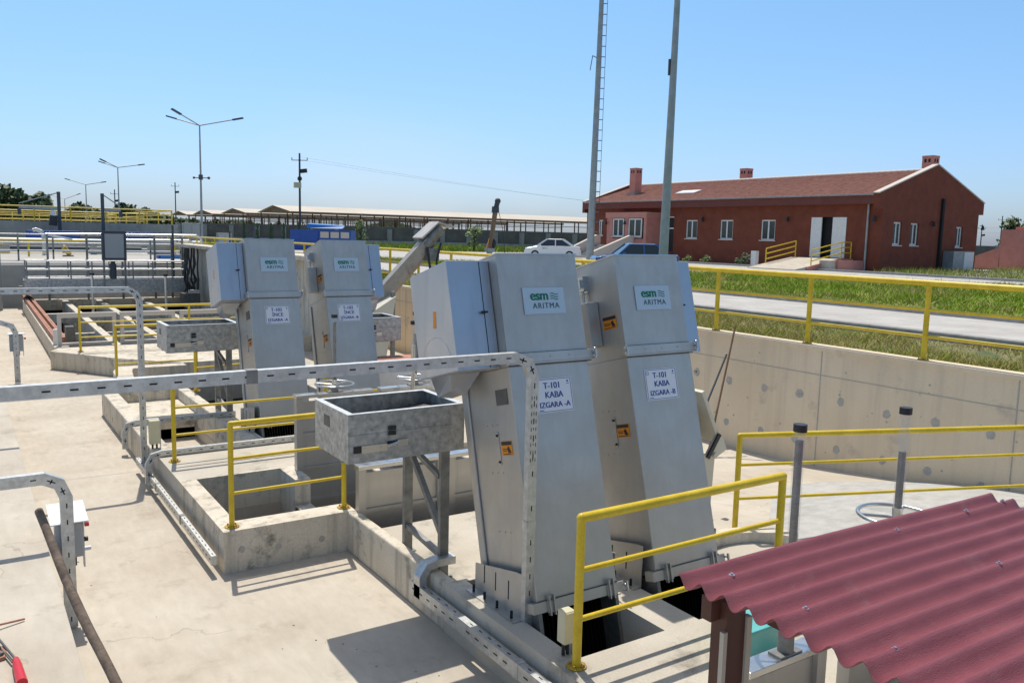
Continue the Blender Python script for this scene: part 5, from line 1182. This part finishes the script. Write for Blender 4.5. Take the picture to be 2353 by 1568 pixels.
for q in ((0, 0), (2.6, -1.7), (3.4, -.2), (.8, 1.5)): b.m(1).box(O.x+q[0]-.05, O.y+q[1]-.05, GZ, O.x+q[0]+.05, O.y+q[1]+.05, GZ+1.9)
b.build('tarpaulin_shelter', [BLUETARP, DPOLE], label='bright blue tarpaulin stretched on posts behind the blue containers', category='tarpaulin')

# ================================================================ TREES
def crown(b, c, rad, n, leaf, seed, nm=2, squash=.8, clumps=14):
    rng = random.Random(seed); c = Vector(c)
    cl = []
    for i in range(clumps):
        d = Vector((rng.gauss(0, 1), rng.gauss(0, 1), rng.gauss(0, 1))).normalized()*rng.uniform(.35, .95)
        cl.append((c+Vector((d.x*rad, d.y*rad, d.z*rad*squash)), rad*rng.uniform(.28, .48)))
    for i in range(n):
        cc, rr_ = rng.choice(cl); d = Vector((rng.gauss(0, 1), rng.gauss(0, 1), rng.gauss(0, 1))).normalized()*rr_*rng.uniform(.5, 1.08)
        p = cc+d; a = Vector((rng.gauss(0, 1), rng.gauss(0, 1), rng.gauss(0, 1))).normalized(); e = a.orthogonal().normalized(); s_ = leaf*rng.uniform(.6, 1.3); b.m(rng.randrange(nm))
        b.add([p-a*s_-e*s_*.6, p+a*s_-e*s_*.5, p+a*s_*.8+e*s_*.6, p-a*s_*.7+e*s_*.5], [(0, 1, 2, 3)])
def tree(loc, h, rad, label, n=900, leaf=.28, seed=1, mats=(LEAF, LEAF2), group='far trees at the left', trunk_h=.45, cat='tree'):
    t = thing('tree', label, cat, loc, group); L = Vector(loc); rng = random.Random(seed)
    b = B(); b.cyl(L, L+Vector((0, 0, h*.7)), h*.035, h*.012, 8)
    for k_ in range(5):
        a = rng.uniform(0, 6.28); z = h*rng.uniform(.3, .6); b.cyl(L+Vector((0, 0, z)), L+Vector((math.cos(a)*rad*.7, math.sin(a)*rad*.7, z+h*.25)), h*.014, h*.005, 6)
    b.build('trunk', BARK, t)
    b = B(); crown(b, L+Vector((0, 0, h-rad*.85)), rad, n, leaf, seed, len(mats)); crown(b, L+Vector((0, 0, h*.35)), rad*.9, n//2, leaf, seed+50, len(mats)); b.build('crown', list(mats), t)
    return t
random.seed(21)
fr = Vector((math.sin(yaw), math.cos(yaw), 0))
def at(px, depth):
    d = (px-1176)/1931.4; v = Vector((0, 0, 0))+fr*depth*.99+sd3*d*depth; return v
i = 0
for px, dep, h, rad in ((-30, 150, 7.2, 3.4), (8, 150, 6.9, 3.3), (38, 145, 7.3, 3.2), (70, 150, 7.0, 3.3), (98, 145, 6.4, 3.0), (122, 155, 4.9, 2.6), (170, 170, 4.6, 2.7), (192, 165, 5.6, 2.6), (215, 170, 5.0, 3.0), (240, 175, 4.3, 2.6), (272, 170, 4.4, 2.4), (300, 165, 5.6, 2.3), (332, 160, 5.3, 2.6), (352, 165, 4.7, 2.4), (388, 200, 3.6, 2.5), (420, 190, 3.4, 2.6), (450, 200, 3.2, 2.4), (500, 215, 3.6, 2.6), (540, 220, 3.2, 2.6), (590, 230, 3.4, 2.8), (640, 230, 3.2, 2.6)):
    p = at(px, dep); i += 1
    tree((p.x, p.y, GZ), h, rad, 'dark green far tree, number %d from the left in the skyline row' % i if False else ['dark rounded tree cut by the left edge', 'dark tall tree at the left edge of the skyline', 'highest dark tree crown left of the grey davit crane', 'dark bushy tree behind the left davit jib', 'dark tree just left of the davit post', 'lower tree right of the left davit post', 'small tree under the third street lamp', 'pointed tree beside the second lamp pole', 'broad low tree left of the right davit crane', 'low tree behind the right davit post', 'low bush like tree right of the right davit crane', 'upright tree under the thin grey boom', 'tree under the middle of the grey boom', 'rightmost dark tree above the yellow railings', 'pale low tree by the thin utility pole', 'low tree left of the nearest street lamp', 'low tree right of the nearest street lamp', 'low tree seen under the leftmost shed roof', 'low tree seen under the second shed roof', 'low tree between shed posts left of the utility pole', 'low tree under the shed roof near the utility pole'][i-1], 1500, .5, 100+i)
for px, dep, h, lab in ((830, 88, 2.9, 'yellow green sapling right of the blue cabin'), (1085, 84, 2.6, 'yellow green sapling before the wall, left of the gooseneck pipe')):
    p = at(px, dep); tree((p.x, p.y, GZ), h, .75, lab, 200, .13, 7+px, (LEAFY, LEAF2), 'saplings by the wall')
for k_, px in enumerate((566, 596, 627, 655, 690)):
    p = at(px, 78-k_)
    t = thing('slender_cypress', ['leftmost of the five slim conifers by the wall', 'second slim conifer by the wall', 'third slim conifer by the wall', 'fourth slim conifer by the wall', 'slim conifer nearest the blue container'][k_], 'conifer', (p.x, p.y, GZ), 'slim conifers by the wall')
    b = B(); b.cyl((p.x, p.y, GZ), (p.x, p.y, GZ+1.9), .04, .01, 6); b.build('trunk', BARK, t)
    b = B(); rng = random.Random(k_)
    for q in range(240):
        z = rng.uniform(.1, 2.2); r_ = .22*(1-z/2.4)+.05; a = rng.uniform(0, 6.28); c = Vector((p.x+math.cos(a)*r_*rng.random(), p.y+math.sin(a)*r_*rng.random(), GZ+z)); s_ = .06; b.m(rng.randrange(2))
        b.add([c+Vector((-s_, 0, 0)), c+Vector((s_, 0, .02)), c+Vector((.01, s_*.5, s_*2))], [(0, 1, 2)])
    b.build('crown', [LEAF, LEAF2], t)
def shrub(loc, rad, label, mats=(LEAF, LEAF2), n=500, leaf=.06, seed=4, sq=.7):
    b = B(); crown(b, (loc[0], loc[1], loc[2]+rad*sq*.8), rad, n, leaf, seed, len(mats), sq); b.build('shrub', list(mats), label=label, category='shrub')
shrub((43.7, 38.3, GZ+.1), .62, 'round grey green bush beside the white box at the red building', n=900, leaf=.05)
shrub((44.2, 42.3, GZ+.1), .4, 'small low bush at the red building left of the round bush', (LEAF2, LEAFY), 300)
shrub((44.2, 44.1, GZ+.1), .35, 'smallest low bush at the red building', (LEAF2, LEAFY), 250)
shrub((59.5, 33.2, GZ), .6, 'small bright green bush in front of the pink garden wall', (LEAFY, LEAF2), 300)
p = at(2298, 78); tree((p.x, p.y, GZ), 4.4, 1.3, 'tree left of the pink house at the far right', 500, .2, 77, (LEAF, LEAF2), 'trees at the pink house')
p = at(2362, 82); tree((p.x, p.y, GZ), 5.9, 1.5, 'tree rising behind the pink house', 500, .2, 78, (LEAF, LEAF2), 'trees at the pink house')
# far hedge/wood strip on the horizon
b = B(); rng = random.Random(2)
for q in range(9000):
    ang = rng.uniform(-.6, -.05); dd_ = 260; d3 = fr*math.cos(ang)+sd3*math.sin(ang); c = d3*(dd_+rng.uniform(-4, 4)); z = rng.uniform(0, 2.6+1.2*math.sin(ang*31)+.8*math.sin(ang*77)); s_ = .5; b.m(rng.randrange(2))
    b.add([c+Vector((-s_, 0, GZ+z)), c+Vector((s_, 0, GZ+z)), c+Vector((0, s_, GZ+z+s_*1.4))], [(0, 1, 2)])
b.build('distant_wood', [LEAF, LEAF2], kind='stuff')
b = B(); p = at(2165, 95); q = at(2330, 78)
b.hexa([(62, 60, 1.6), (110, 20, 1.6), (110.2, 20.2, 1.6), (62.2, 60.2, 1.6)], [(62, 60, 3.0), (110, 20, 3.0), (110.2, 20.2, 3.0), (62.2, 60.2, 3.0)]); b.build('boundary_wall', BLOCKW, label='low dark boundary wall behind the gap right of the red building', category='wall')
